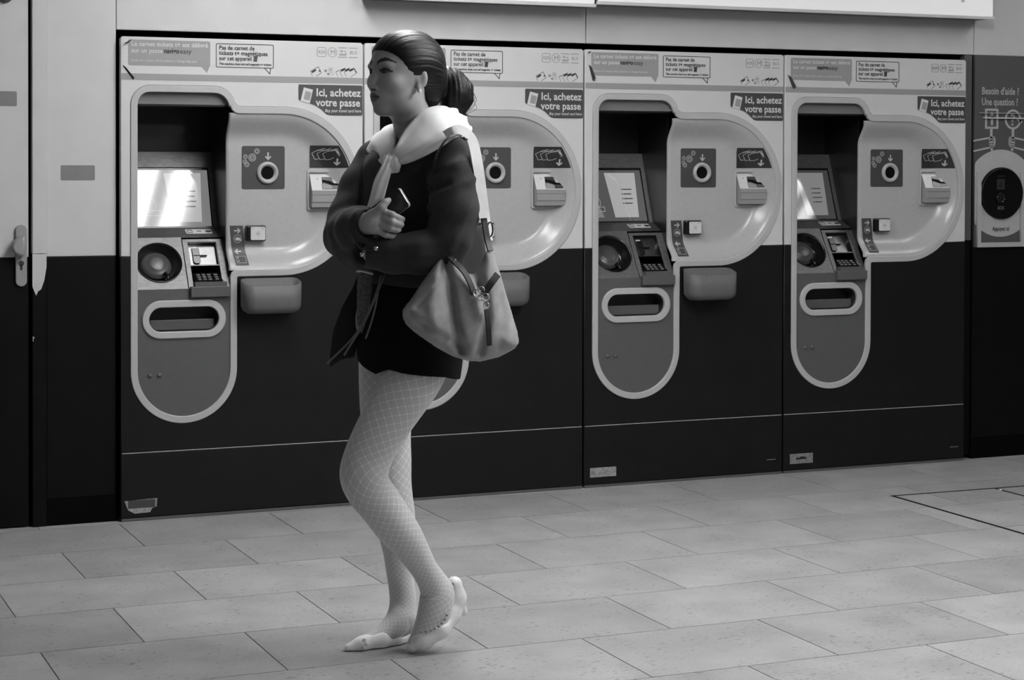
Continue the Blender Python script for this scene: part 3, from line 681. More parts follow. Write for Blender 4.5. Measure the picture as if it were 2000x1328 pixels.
# ------------------------------------------------------------------ the walking person
import numpy as np
P0 = V((.33, -2.15, 0)); VA = math.radians(19.88)
HV = V((math.sin(VA), math.cos(VA), 0)); E1 = V((math.cos(VA), -math.sin(VA), 0))      # local y (into the room's depth) and local x
def L_(px, py, w):
    """point of the figure in its own frame (x along the walk line, y depth, z height), measured on the photo at depth w"""
    d = right*((px-1059.33)/FPX) - up*((py-369.66)/FPX) + fwd
    t = (w - (CAM-P0).dot(HV))/d.dot(HV); Q = CAM + d*t - P0
    return np.array((Q.dot(E1), w, Q.z))
PXM = 1/706.0
FW_ = np.array((-.82, -.572, 0)); LF_ = np.array((.572, -.82, 0)); UP_ = np.array((0, 0, 1.))
class Field:
    """signed distance field on a grid, blended from simple shapes and meshed by surface nets"""
    def __init__(s, lo, hi, res):
        s.lo = np.array(lo, float); s.res = res; s.n = np.ceil((np.array(hi)-s.lo)/res).astype(int)+1
        s.D = np.full(s.n, 1.0, np.float32)
    def region(s, a, b, m):
        i0 = np.clip(np.floor((np.minimum(a, b)-m-s.lo)/s.res).astype(int), 0, s.n-1); i1 = np.clip(np.ceil((np.maximum(a, b)+m-s.lo)/s.res).astype(int)+1, 1, s.n)
        if np.any(i1 <= i0): return None, None
        ax = [s.lo[k] + s.res*np.arange(i0[k], i1[k], dtype=np.float32) for k in range(3)]
        X, Y, Z = np.meshgrid(*ax, indexing='ij')
        return tuple(slice(i0[k], i1[k]) for k in range(3)), np.stack((X, Y, Z), -1).astype(np.float32)
    def put(s, sl, d, k, op):
        A = s.D[sl]
        if op == 'add':
            h = np.clip(.5+.5*(A-d)/k, 0, 1); s.D[sl] = A*(1-h) + d*h - k*h*(1-h)
        elif op == 'sub':
            d = -d; h = np.clip(.5-.5*(A-d)/k, 0, 1); s.D[sl] = A*(1-h) + d*h + k*h*(1-h)
        elif op == 'cut':
            s.D[sl] = np.maximum(A, d)
    def cone(s, a, b, r0, r1, k=.01, op='add', sq=None):
        a = np.asarray(a, float); b = np.asarray(b, float); sl, P = s.region(a, b, max(r0, r1)+k+3*s.res)
        if sl is None: return s
        ab = b-a; L2 = max(ab@ab, 1e-9); t = np.clip(((P-a)@ab)/L2, 0, 1)
        q = P - (a + t[..., None]*ab)
        if sq is not None:                                     # squash along an axis: (unit vector, factor)
            u, f = sq; u = np.asarray(u); c = q@u; q = q + (c*(1/f-1))[..., None]*u
        s.put(sl, (np.linalg.norm(q, axis=-1) - (r0+t*(r1-r0))).astype(np.float32), k, op); return s
    def chain(s, pts, k=.012, op='add', sq=None):
        for (a, ra), (b, rb) in zip(pts, pts[1:]): s.cone(a, b, ra, rb, k, op, sq)
        return s
    def ell(s, c, r, ax=None, k=.01, op='add'):
        c = np.asarray(c, float); r = np.asarray(r, float); sl, P = s.region(c, c, float(r.max())+k+3*s.res)
        if sl is None: return s
        q = (P-c) if ax is None else (P-c)@np.asarray(ax).T
        k0 = np.linalg.norm(q/r, axis=-1); k1 = np.linalg.norm(q/(r*r), axis=-1)+1e-9
        s.put(sl, (k0*(k0-1)/k1).astype(np.float32), k, op); return s
    def mesh(s, smooth=2):
        D = s.D; ins = D < 0; n = D.shape
        cnt = np.zeros([m-1 for m in n], np.int8)
        sl = lambda o: tuple(slice(o[k], n[k]-1+o[k]) for k in range(3))
        for o in np.ndindex(2, 2, 2): cnt += ins[sl(o)]
        cells = np.argwhere((cnt > 0) & (cnt < 8)); ids = np.full([m-1 for m in n], -1, np.int32); ids[tuple(cells.T)] = np.arange(len(cells))
        acc = np.zeros((len(cells), 3)); num = np.zeros(len(cells))
        C8 = list(np.ndindex(2, 2, 2)); val = {o: D[tuple((cells+np.array(o)).T)] for o in C8}
        for a in C8:
            for ax in range(3):
                if a[ax]: continue
                b = list(a); b[ax] = 1; b = tuple(b); va, vb = val[a], val[b]; m = (va < 0) != (vb < 0)
                t = va[m]/(va[m]-vb[m]); p = np.tile(np.array(a, float), (m.sum(), 1)); p[:, ax] += t; acc[m] += p; num[m] += 1
        vs = s.lo + s.res*(cells + acc/num[:, None])
        quads = []
        for ax in range(3):
            u, v = (ax+1) % 3, (ax+2) % 3
            A = [slice(None)]*3; B = [slice(None)]*3; A[ax] = slice(0, n[ax]-1); B[ax] = slice(1, n[ax])
            ia, ib = ins[tuple(A)], ins[tuple(B)]; e = np.argwhere(ia != ib)
            e = e[(e[:, u] > 0) & (e[:, v] > 0) & (e[:, u] < n[u]-1) & (e[:, v] < n[v]-1)]
            def cid(du, dv): c = e.copy(); c[:, u] += du; c[:, v] += dv; return ids[tuple(c.T)]
            q = np.stack((cid(-1, -1), cid(0, -1), cid(0, 0), cid(-1, 0)), 1); fl = ~ia[tuple(e.T)]; q[fl] = q[fl][:, ::-1]; quads.append(q)
        q = np.concatenate(quads); q = q[(q >= 0).all(1)]
        for _ in range(smooth):
            sm = np.zeros_like(vs); ct = np.zeros(len(vs))
            for i in range(4):
                a, b = q[:, i], q[:, (i+1) % 4]; np.add.at(sm, a, vs[b]); np.add.at(ct, a, 1); np.add.at(sm, b, vs[a]); np.add.at(ct, b, 1)
            vs = vs*.45 + .55*sm/np.maximum(ct, 1)[:, None]
        return vs, q
def np_mesh(name, vs, q, material, parent, attr=None):
    me = bpy.data.meshes.new(name); vs = np.asarray(vs, np.float32); q = np.asarray(q, np.int32)
    me.vertices.add(len(vs)); me.vertices.foreach_set('co', vs.ravel()); me.loops.add(q.size); me.loops.foreach_set('vertex_index', q.ravel())
    me.polygons.add(len(q)); me.polygons.foreach_set('loop_start', np.arange(0, q.size, q.shape[1], dtype=np.int32)); me.polygons.foreach_set('loop_total', np.full(len(q), q.shape[1], np.int32))
    me.update(calc_edges=True); me.validate()
    if attr is not None:
        a = me.attributes.new('tint', 'FLOAT', 'POINT'); a.data.foreach_set('value', np.asarray(attr, np.float32))
    return link(name, me, material, parent, True)
def normals(vs, q):
    n = np.zeros_like(vs); f = np.cross(vs[q[:, 2]]-vs[q[:, 0]], vs[q[:, 3]]-vs[q[:, 1]])
    for i in range(4): np.add.at(n, q[:, i], f)
    return n/np.maximum(np.linalg.norm(n, axis=1, keepdims=True), 1e-9)
def wave(P, seed, scale, n=10):
    """cheap smooth noise: a sum of random plane waves"""
    r = np.random.RandomState(seed); out = np.zeros(len(P))
    for _ in range(n):
        d = r.normal(size=3); d /= np.linalg.norm(d); out += np.sin(P@d*scale*r.uniform(.6, 1.6) + r.uniform(0, 6.28))
    return out/n

# --- person materials
def attr_mat(name, g, rough, spec=.35, sss=0.0, bump=0.0, bscale=300, stretch=None):
    m = mat(name, g, rough, spec=spec, bump=bump, bscale=bscale, stretch=stretch); nt = m.node_tree; b = nt.nodes['Principled BSDF']
    at_ = nt.nodes.new('ShaderNodeAttribute'); at_.attribute_name = 'tint'; mu = nt.nodes.new('ShaderNodeMath'); mu.operation = 'MULTIPLY'; mu.inputs[1].default_value = g
    nt.links.new(at_.outputs['Fac'], mu.inputs[0]); nt.links.new(mu.outputs[0], b.inputs['Base Color'])
    return m
attr_mat('skin', .38, .42, bump=.05, bscale=500)
mat('hair', .0030, .42, spec=.30, noise=.35, nscale=60, bump=.55, bscale=90, stretch=(.35, .35, 6))
mat('jacket', .036, .75, spec=.2, noise=.22, nscale=260, bump=.35, bscale=420, sheen=.08)
mat('skirt', .004, .8, spec=.15, bump=.2, bscale=300)
mat('sweater', .86, .8, spec=.2, noise=.04, nscale=40, bump=.25, bscale=380, sheen=.2)
mat('bag_canvas', .33, .75, spec=.25, noise=.14, nscale=26, bump=.35, bscale=520)
mat('leather_dark', .018, .4, noise=.2)
mat('shoe', .82, .45, noise=.06, nscale=70)
mat('shoe_stitch', .26, .6)
mat('phone_back', .035, .22, noise=.3, nscale=50)
mat('phone_edge', .75, .25, metal=.3)
mat('knit', .20, .8, noise=.6, nscale=170, bump=.5, bscale=300)
mat('string', .16, .7)
mat('brass', .62, .25, metal=1.0)
mat('pearl', .8, .15)
def tights_material():
    m = bpy.data.materials.new('tights'); m.use_nodes = True; nt = m.node_tree; b = nt.nodes['Principled BSDF']; N = nt.nodes.new
    uv = N('ShaderNodeUVMap'); uv.uv_map = 'leg'; sp = N('ShaderNodeSeparateXYZ'); nt.links.new(uv.outputs[0], sp.inputs[0])
    def M_(op, a, c=None):
        x = N('ShaderNodeMath'); x.operation = op
        for i, q in enumerate((a, c)):
            if q is None: continue
            if isinstance(q, (int, float)): x.inputs[i].default_value = q
            else: nt.links.new(q, x.inputs[i])
        return x.outputs[0]
    u, v = sp.outputs[0], sp.outputs[1]
    a = M_('ADD', u, v); c = M_('SUBTRACT', u, v)
    def line(t, w):
        f = M_('ABSOLUTE', M_('SUBTRACT', M_('FRACT', t), .5)); return M_('LESS_THAN', f, w)
    def dash(t): return M_('LESS_THAN', M_('FRACT', M_('MULTIPLY', t, 4.0)), .62)
    la = M_('MULTIPLY', line(a, .05), dash(c)); lc = M_('MULTIPLY', line(c, .05), dash(a))
    kn = M_('MULTIPLY', line(a, .085), line(c, .085))
    tot = M_('MINIMUM', M_('ADD', M_('MAXIMUM', la, lc), kn), 1.0)
    mx = N('ShaderNodeMix'); mx.data_type = 'RGBA'; mx.inputs[6].default_value = (.56, .56, .56, 1); mx.inputs[7].default_value = (.82, .82, .82, 1)
    nt.links.new(tot, mx.inputs[0]); nt.links.new(mx.outputs[2], b.inputs['Base Color'])
    b.inputs['Roughness'].default_value = .6; b.inputs['Sheen Weight'].default_value = .45; b.inputs['Sheen Roughness'].default_value = .45; b.inputs['Specular IOR Level'].default_value = .25
    MATS['tights'] = m
tights_material()

person = empty('person', P0); person.rotation_euler = (0, 0, -VA)
tag(person, 'person striding with crossed arms in dark jacket, white sweater over the shoulders and patterned tights', 'person')

# --- legs: centre line and half width measured every few centimetres
near_leg = [(833, 655, 60, -.06), (823, 700, 57, -.085), (806, 742, 54, -.105), (768, 800, 51, -.13), (738, 850, 47, -.15), (718, 895, 46, -.16), (711, 928, 46, -.165), (722, 958, 43.5, -.155), (744, 987, 42, -.14), (767, 1020, 40, -.12), (790, 1050, 36, -.10), (811, 1082, 30, -.08), (829, 1112, 26, -.06), (844, 1136, 28.5, -.04), (854, 1160, 34, -.030), (848, 1190, 32, -.036), (835, 1220, 26, -.042), (818, 1246, 18, -.044), (803, 1262, 11, -.045)]
far_leg = [(762, 655, 60, .085), (758, 720, 58, .085), (755, 790, 53, .08), (755, 850, 48, .075), (758, 900, 46, .07), (760, 940, 44, .07), (765, 975, 42, .075), (770, 1005, 41, .08), (775, 1040, 37, .085), (778, 1080, 30, .09), (780, 1110, 27, .092), (785, 1150, 26, .095), (787, 1182, 27, .09), (781, 1208, 28, .075), (765, 1228, 25, .055), (738, 1246, 19, .03), (706, 1259, 13, .005), (684, 1265, 8, -.008)]
def leg_pts(t): return [(L_(x, y, w), r*PXM) for x, y, r, w in t]
def tights_leg(t, squash=.98):
    t2 = smooth_path([tuple(map(float, q)) for q in t], 5); pts = [L_(x, y, w) for x, y, r, w in t2]; rad = [r*PXM for x, y, r, w in t2]
    n = 40; vs, fs, uvs = [], [], []
    s_ = 0.0; nrm = np.array((1., 0, 0))
    vv = []
    for i, p in enumerate(pts):
        a = pts[max(i-1, 0)]; c = pts[min(i+1, len(pts)-1)]; tg = c-a; tg = tg/np.linalg.norm(tg)
        nrm = nrm - tg*(nrm@tg); nrm = nrm/np.linalg.norm(nrm); bi = np.cross(tg, nrm)
        if i: s_ += np.linalg.norm(p-pts[i-1])/max(rad[i], .04)
        vv.append(s_)
        for k in range(n):
            an = 2*math.pi*k/n; vs.append(p + rad[i]*(nrm*math.cos(an) + bi*math.sin(an)))
    for i in range(len(pts)-1):
        for k in range(n): k2 = (k+1) % n; fs.append((i*n+k, (i+1)*n+k, (i+1)*n+k2, i*n+k2))
    me = bpy.data.meshes.new('tights'); me.from_pydata([tuple(v) for v in vs], [], fs); uvl = me.uv_layers.new(name='leg')
    for p in me.polygons:
        ks = [me.loops[li].vertex_index for li in p.loop_indices]; wrap = any(k % n == n-1 for k in ks)
        for li, vi in zip(p.loop_indices, ks):
            k = vi % n; i = vi//n
            if wrap and k == 0: k = n
            uvl.data[li].uv = (k/n*14, vv[i]*14/6.283*1.15)
    return link('tights', me, 'tights', person, True)
tights_leg(near_leg); tights_leg(far_leg)

# --- body: one continuous surface
HC = L_(794, 157, -.02)
def hd(f, l, u): return HC + FW_*f + LF_*l + UP_*u
HAX = np.stack((FW_, LF_, UP_))
B = Field((-.30, -.36, -.02), (.36, .36, 1.74), .0026)
for t in (near_leg[:14], far_leg[:12]): B.chain([(p, r-.013) for p, r in leg_pts(t)], .012)
# feet
B.chain([(L_(850, 1160, -.035), .034), (L_(866, 1148, -.022), .022), (L_(880, 1166, -.006), .020)], .02); B.chain([(L_(848, 1172, -.038), .026), (L_(838, 1225, -.04), .022), (L_(815, 1252, -.04), .016), (L_(803, 1263, -.04), .013)], .02)
B.chain([(L_(790, 1205, .08), .036), (L_(802, 1240, .10), .024)], .02); B.chain([(L_(780, 1212, .072), .028), (L_(738, 1247, .03), .019), (L_(700, 1261, .003), .011), (L_(684, 1265, -.008), .007)], .02)
# trunk
B.ell(L_(800, 625, .02), (.15, .115, .13), None, .04); B.ell(L_(800, 520, .01), (.115, .09, .13), None, .05); B.ell(L_(805, 400, .01), (.125, .11, .17), None, .05)
B.cone(L_(868, 308, -.11), L_(745, 310, .13), .050, .050, .05)
# neck
B.chain([(L_(820, 300, .0), .060), (L_(806, 250, -.01), .045), (L_(801, 215, -.01), .044), (L_(800, 180, -.005), .046)], .03)
# arms inside the sleeves
SHN, ELN, WRN = L_(882, 305, -.14), L_(880, 487, -.20), L_(726, 494, -.165)
SHF, ELF, WRF = L_(735, 310, .14), L_(660, 452, .02), L_(716, 437, -.20)
B.chain([(SHN, .045), (ELN, .036), (WRN, .026)], .015); B.chain([(SHF, .045), (ELF, .036), (WRF, .026)], .015)
# right hand round the phone, palm then four fingers and the thumb
B.ell(L_(738, 432, -.232), (.038, .017, .034), None, .012)
B.chain([(WRF, .026), (L_(728, 435, -.225), .025)], .02)
fing = [[(752, 415, -.242), (766, 420, -.252), (778, 426, -.246), (786, 428, -.232)], [(752, 427, -.246), (766, 434, -.256), (778, 438, -.248), (784, 439, -.234)], [(748, 440, -.246), (763, 446, -.254), (774, 449, -.246), (779, 449, -.234)], [(740, 452, -.240), (754, 459, -.247), (765, 461, -.240), (770, 459, -.228)]]
for fg, r in zip(fing, (.0098, .0100, .0095, .0082)): B.chain([(L_(*fg[0]), r*1.05), (L_(*fg[1]), r), (L_(*fg[2]), r*.92), (L_(*fg[3]), r*.8)], .004)
B.chain([(L_(728, 420, -.235), .014), (L_(745, 405, -.250), .0115), (L_(752, 396, -.246), .0098), (L_(759, 391, -.240), .0078)], .006)
# left hand tucked under the other arm
B.ell(L_(708, 492, -.135), (.034, .016, .026), None, .012)
for k in range(4): B.chain([(L_(698, 482+6*k, -.125), .0085), (L_(686, 483+6*k, -.110), .0075), (L_(678, 484+6*k, -.095), .0065)], .004)
B.chain([(L_(712, 484, -.140), .011), (L_(702, 476, -.130), .009), (L_(696, 472, -.120), .0075)], .006)
# head
H = lambda c, r, k=.014, op='add': B.ell(hd(*c), r, HAX, k, op)
H((-.008, 0, .046), (.098, .076, .086), .03); H((.032, 0, .050), (.066, .066, .066), .03); H((.036, 0, -.004), (.065, .063, .068), .03)
H((.040, 0, -.052), (.056, .052, .046), .03); H((.082, 0, -.082), (.021, .022, .0165), .022); H((.020, .034, -.052), (.040, .022, .034), .02); H((.020, -.034, -.052), (.040, .022, .034), .02)
for s_ in (1, -1):
    H((.072, .040*s_, -.008), (.026, .024, .022), .02); H((.088, .024*s_, .036), (.015, .026, .010), .016)
H((.085, 0, -.046), (.024, .030, .026), .018)
for s_ in (1, -1): H((.107, .031*s_, .0215), (.014, .019, .0100), .012, 'sub')
for s_ in (1, -1): H((.0855, .0315*s_, .0215), (.0125, .0135, .0125), .004)
B.cone(hd(.097, 0, .028), hd(.1145, 0, -.0145), .0080, .0092, .012)
for s_ in (1, -1): H((.104, .0112*s_, -.0215), (.0095, .0072, .0070), .006)
H((.1060, 0, -.0195), (.010, .009, .0062), .006)
for s_ in (1, -1): H((.1115, .0055*s_, -.0285), (.005, .0032, .0030), .003, 'sub')
H((.1010, 0, -.0425), (.0095, .0205, .0056), .007); H((.0990, 0, -.0540), (.0095, .0175, .0062), .007)
B.cone(hd(.113, .016, -.0480), hd(.113, -.016, -.0480), .0020, .0020, .003, 'sub')
# ears
for s_ in (1, -1):
    eax = np.stack((np.cross(LF_*s_ + FW_*.35, UP_), LF_*s_ + FW_*.35, UP_)); eax = eax/np.linalg.norm(eax, axis=1, keepdims=True)
    B.ell(hd(.001, .0735*s_, .004), (.0170, .0062, .0280), eax, .006); B.ell(hd(.008, .0805*s_, .004), (.0098, .0055, .0178), eax, .004, 'sub'); B.ell(hd(.011, .0720*s_, -.022), (.007, .005, .009), eax, .006)
vs, q = B.mesh(1)
rel = vs-HC; f_, l_, u_ = rel@FW_, rel@LF_, rel@UP_
tint = np.ones(len(vs))
al = np.abs(l_)
head = (u_ > -.12) & (np.abs(f_) < .2) & (al < .12)
def band(mask, val, soft=None): tint[mask] = np.minimum(tint[mask], val)
brow_c = .0445 + .0085*np.clip(1-((al-.036)/.022)**2, -1, 1); band(head & (f_ > .04) & (al > .012) & (al < .060) & (np.abs(u_-brow_c) < .0056*np.clip((.064-al)/.03, .25, 1)), .10)
eye_h = .0062*np.sqrt(np.clip(1-((al-.0325)/.0175)**2, 0, 1)); eye = head & (f_ > .05) & (np.abs(u_-.0215) < eye_h); band(eye, .30)
band(head & (f_ > .05) & (np.abs(u_-(.0215+eye_h)) < .0024) & (np.abs(al-.0345) < .0195), .06)
band(head & (f_ > .05) & (np.abs(al-.030) < .0065) & (np.abs(u_-.0215) < eye_h), .04)
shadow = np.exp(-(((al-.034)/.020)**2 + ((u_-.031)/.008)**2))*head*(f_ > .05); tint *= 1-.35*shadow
lipu = head & (f_ > .085) & (al < .0235); band(lipu & (u_ > -.0475) & (u_ < -.0368+.0*al-.010*(al/.0235)**2+.0012*np.sin(al*300)), .36); band(lipu & (u_ <= -.0475) & (u_ > -.0615+.012*(al/.0235)**2), .42); band(lipu & (np.abs(u_+.0475) < .0012), .12)
band(head & (f_ > .100) & (np.abs(al-.0055) < .004) & (u_ < -.0255) & (u_ > -.031), .10)
body = np_mesh('body', vs, q, 'skin', person, tint)
body.data.materials.append(MATS['tights']); zc = vs[q[:, 0], 2]
body.data.polygons.foreach_set('material_index', (zc < .85).astype(np.int32))

# --- hair: a close cap, swept back, and the ponytail
Hh = Field(tuple(HC-np.array((.22, .22, .16))), tuple(HC+np.array((.26, .26, .17))), .0030)
Hh.ell(hd(-.010, 0, .048), (.106, .0835, .0905), HAX, .02); Hh.ell(hd(.026, 0, .056), (.073, .0735, .0715), HAX, .02); Hh.ell(hd(-.070, 0, -.005), (.045, .062, .060), HAX, .03); Hh.ell(hd(-.055, 0, -.045), (.035, .046, .035), HAX, .03)
sl, P = Hh.region(Hh.lo, Hh.lo+Hh.n*Hh.res, 0)
r_ = P-HC; f_ = r_@FW_; u_ = r_@UP_; l_ = np.abs(r_@LF_)
fh = np.interp(u_, [-.10, -.075, -.03, -.022, -.018, -.004, .010, .028, .050, .064, .076, .088, .2], [-.060, -.046, -.022, -.014, .030, .036, .042, .046, .060, .074, .090, .125, .3])
fh = np.where((u_ > -.012) & (u_ < .028) & (l_ < .055), fh, fh)
Hh.D[sl] = np.maximum(Hh.D[sl], (f_-fh)*.8)
tie = hd(-.112, .004, .012)
Hh.cone(hd(-.09, 0, .022), tie, .030, .019, .012)
pony = [(L_(872, 142, .055), .016), (L_(884, 162, .060), .034), (L_(888, 185, .060), .0385), (L_(887, 207, .055), .030), (L_(893, 226, .055), .010)]
Hh.chain(pony, .02)
Hh.chain([(L_(893, 150, .06), .012), (L_(909, 172, .06), .016), (L_(911, 195, .06), .013), (L_(901, 222, .058), .006)], .02)
vs, q = Hh.mesh(1); nn = normals(vs, q)
ang = np.arctan2((vs-HC)@LF_, (vs-HC)@UP_ + .02)
st_ = .6*np.sin(ang*46 + 3*wave(vs, 3, 30)) + .5*np.sin(ang*83+1)
pn = np.linalg.norm(vs-np.array(pony[2][0]), axis=1) < .075
st_[pn] = np.sin((vs[pn, 0]*1.0+vs[pn, 1]*.6)*420 + 3*wave(vs[pn], 8, 25))
vs = vs + nn*(st_*.0007)[:, None]
hair = np_mesh('hair', vs, q, 'hair', person)
lathe('hair_tie', [(.017, -.006), (.021, -.003), (.021, .003), (.017, .006)], Frame(tuple(L_(868, 141, .052)), tuple(LF_), (0, .25, 1)), 0, 0, 'sweater', hair, 20)
r = random.Random(2)
for k in range(7):
    a0 = L_(905+4*k, 150+9*k, .06); a1 = L_(922+3*k % 11, 178+6*k, .065); a2 = L_(914-2*k, 214+2*k, .06)
    tube('loose_strand', smooth_path([tuple(a0), tuple(a1), tuple(a2)], 5), .0006, 'hair', hair, 4)
tube('earring', [tuple(hd(.013, .079, -.026) + np.array((0, 0, -.0015*k))) for k in range(8)], [.004, .005, .0055, .0055, .005, .006, .005, .003], 'pearl', person, 8)

# --- jacket: trunk and crossed sleeves
J = Field((-.32, -.38, .86), (.36, .38, 1.42), .0034)
BAX = np.stack((FW_, LF_, UP_))
for (x, y, w, rf, rl, rz, k) in ((806, 330, .005, .115, .172, .085, .04), (806, 400, .005, .125, .165, .13, .05), (805, 480, .01, .122, .158, .13, .05), (803, 540, .012, .118, .150, .070, .04)):
    J.ell(L_(x, y, w), (rf, rl, rz), BAX, k)
J.cone(L_(872, 297, -.115), L_(742, 308, .13), .052, .050, .05)
J.chain([(L_(884, 306, -.135), .060), (L_(890, 350, -.165), .067), (L_(888, 410, -.195), .066), (L_(880, 462, -.205), .061), (L_(866, 488, -.205), .055), (L_(820, 494, -.215), .056), (L_(770, 497, -.205), .050), (L_(735, 495, -.195), .045)], .018)
J.chain([(L_(735, 315, .13), .060), (L_(708, 370, .10), .064), (L_(685, 425, .055), .062), (L_(680, 452, .03), .058), (L_(684, 452, -.06), .058), (L_(697, 447, -.13), .056), (L_(712, 442, -.185), .049)], .018)
J.chain([(L_(668, 468, .02), .050), (L_(690, 486, -.06), .048), (L_(712, 500, -.14), .040)], .02)
# cuff openings
J.cone(L_(722, 438, -.205), L_(732, 437, -.235), .036, .040, .006, 'sub'); J.cone(L_(728, 494, -.195), L_(712, 492, -.19), .031, .036, .006, 'sub')
# neck opening and open front
J.cone(L_(808, 300, -.005), L_(800, 240, -.02), .058, .075, .01, 'sub')
# pressed folds running down from the shoulder and round the elbow
vs, q = J.mesh(3); nn = normals(vs, q)
vs = vs + nn*(.0030*wave(vs*np.array((1, 1, 1.6)), 5, 42, 14) + .0014*wave(vs, 6, 110, 10))[:, None]
def fold(vs, nn, a, b, h, wd, side=-.1):
    a, b = L_(*a), L_(*b); A2 = np.array((a[0], a[2])); B2 = np.array((b[0], b[2])); ab = B2-A2; P2 = vs[:, [0, 2]]
    t = np.clip((P2-A2)@ab/(ab@ab), 0, 1); d = np.linalg.norm(P2-(A2+t[:, None]*ab), axis=1)
    near = (nn[:, 1] < .2) & (np.abs(vs[:, 1]-(a[1]+t*(b[1]-a[1]))) < .07)
    return vs + nn*(h*np.exp(-(d/wd)**2)*near*np.sin(np.pi*np.clip(t*.9+.08, 0, 1))**.5)[:, None]
for a, b, h, wd in (((916, 306, -.21), (812, 366, -.245), .007, .014), ((928, 348, -.22), (818, 394, -.26), .006, .013), ((874, 358, -.25), (806, 384, -.26), -.012, .009), ((926, 402, -.23), (846, 462, -.275), .006, .016), ((930, 380, -.22), (866, 500, -.26), .004, .014), ((852, 418, -.27), (800, 428, -.265), -.008, .010), ((905, 440, -.25), (876, 496, -.26), .004, .012), ((846, 405, -.268), (800, 412, -.26), .006, .010), ((870, 470, -.27), (760, 486, -.26), .005, .014), ((880, 330, -.22), (840, 345, -.23), -.006, .012),
                ((668, 420, -.01), (735, 402, -.15), .006, .012), ((662, 440, -.05), (730, 414, -.17), -.006, .010), ((655, 455, -.03), (705, 428, -.15), .005, .012), ((655, 484, -.06), (720, 470, -.18), .005, .012), ((700, 320, .06), (690, 400, .0), .005, .014), ((850, 510, -.25), (740, 505, -.25), -.004, .012)):
    vs = fold(vs, nn, a, b, h, wd)
jk = np_mesh('jacket', vs, q, 'jacket', person)
def cloth(name, loop, w_of, thick, m, parent, n=14, seed=1, amp=.004, squeeze=.0):
    """hanging cloth panel: an outline traced at its own depth, with thickness, draped by soft folds"""
    P2 = [(x, y) for x, y in loop]; me = poly_mesh([[(x*PXM, -y*PXM) for x, y in P2]], 0)
    bm = bmesh.new(); bm.from_mesh(me); bpy.data.meshes.remove(me)
    bmesh.ops.triangulate(bm, faces=bm.faces); 
    for _ in range(3): bmesh.ops.subdivide_edges(bm, edges=[e for e in bm.edges if e.calc_length() > .012], cuts=1); bmesh.ops.triangulate(bm, faces=bm.faces)
    pts = []
    for v in bm.verts:
        px, py = v.co.x/PXM, -v.co.y/PXM; w = w_of(px, py); p = L_(px, py, w); v.co = V(tuple(p))
    co = np.array([v.co[:] for v in bm.verts]); dd = amp*wave(co*np.array((1, .3, .35)), seed, 70, 8)
    for v, d in zip(bm.verts, dd): v.co.y += d
    r0 = bmesh.ops.extrude_face_region(bm, geom=list(bm.faces))
    for v in [g for g in r0['geom'] if isinstance(g, bmesh.types.BMVert)]: v.co.y += thick
    return bm_obj(name, bm, m, parent, True)
cloth('jacket_flap', [(704, 520), (690, 560), (668, 600), (651, 645), (645, 690), (644, 718), (668, 702), (692, 698), (706, 640), (716, 560), (720, 520)], lambda x, y: .04 + (x-700)*.0011, .008, 'jacket', jk, seed=4)
cloth('jacket_back', [(905, 440), (942, 440), (950, 500), (948, 560), (930, 620), (905, 640), (880, 560)], lambda x, y: -.02 + (x-900)*.0012, .008, 'jacket', jk, seed=5)
lathe_pts = [((690, 452, -.150)), ((735, 484, -.215)), ((708, 496, -.205))]
for p in lathe_pts:
    lathe('cuff_button', [(.0, -.004), (.0058, -.003), (.0066, .0), (.0058, .003), (.0, .004)], Frame(tuple(L_(*p)+np.array((0, -.03, 0))), (1, 0, 0), (0, 0, 1)), 0, 0, 'brass', jk, 14)
tube('bracelet', smooth_path([tuple(L_(*p)) for p in ((692, 462, -.215), (698, 478, -.232), (710, 487, -.243), (726, 488, -.246), (737, 480, -.244))], 5), .0022, 'leather_dark', person, 8)

# --- skirt
S_ = Field((-.26, -.30, .62), (.36, .34, 1.10), .0036)
S_.ell(L_(802, 560, .012), (.108, .140, .060), BAX, .03)
hem = []
S_.chain([(L_(803, 560, .01), .125), (L_(800, 640, .01), .150), (L_(800, 690, .0), .152), (L_(800, 740, -.005), .150)], .03, sq=(FW_, .86))
S_.cone(L_(835, 660, -.07), L_(812, 735, -.10), .088, .086, .04)
sl, P = S_.region(S_.lo, S_.lo+S_.n*S_.res, 0)
hz = np.interp(P[..., 0] + .0*P[..., 1], [L_(690, 700, 0)[0], L_(735, 720, 0)[0], L_(760, 719, -.1)[0], L_(870, 733, -.1)[0], L_(905, 741, 0)[0]], [L_(690, 702, 0)[2], L_(735, 723, 0)[2], L_(755, 719, -.1)[2], L_(870, 734, -.1)[2], L_(905, 741, 0)[2]])
S_.D[sl] = np.maximum(S_.D[sl], hz-P[..., 2])
vs, q = S_.mesh(2); nn = normals(vs, q); vs = vs + nn*(.003*wave(vs*np.array((1, 1, .2)), 9, 60, 8))[:, None]
sk = np_mesh('skirt', vs, q, 'skirt', person)
# knitted top showing below the jacket, and its drawstrings
kt = cloth('knit_panel', [(697, 529), (728, 533), (726, 570), (718, 610), (712, 640), (706, 652), (697, 630), (697, 580)], lambda x, y: -.085 + (x-710)*.0012, .008, 'knit', person, seed=7, amp=.002)
tube('knit_edge', [tuple(L_(x, y, -.097)) for x, y in ((696, 530), (706, 529), (718, 532), (729, 535))], .0035, 'sweater', kt, 8)
for pts in (((746, 535, -.13), (728, 590, -.14), (700, 645, -.135), (668, 682, -.12), (639, 709, -.11)), ((752, 535, -.13), (734, 580, -.145), (712, 630, -.14), (690, 665, -.13), (672, 694, -.125)), ((742, 540, -.13), (735, 590, -.145), (725, 630, -.145), (714, 661, -.14))):
    tube('drawstring', smooth_path([tuple(L_(*p)) for p in pts], 6), .0028, 'string', person, 7)

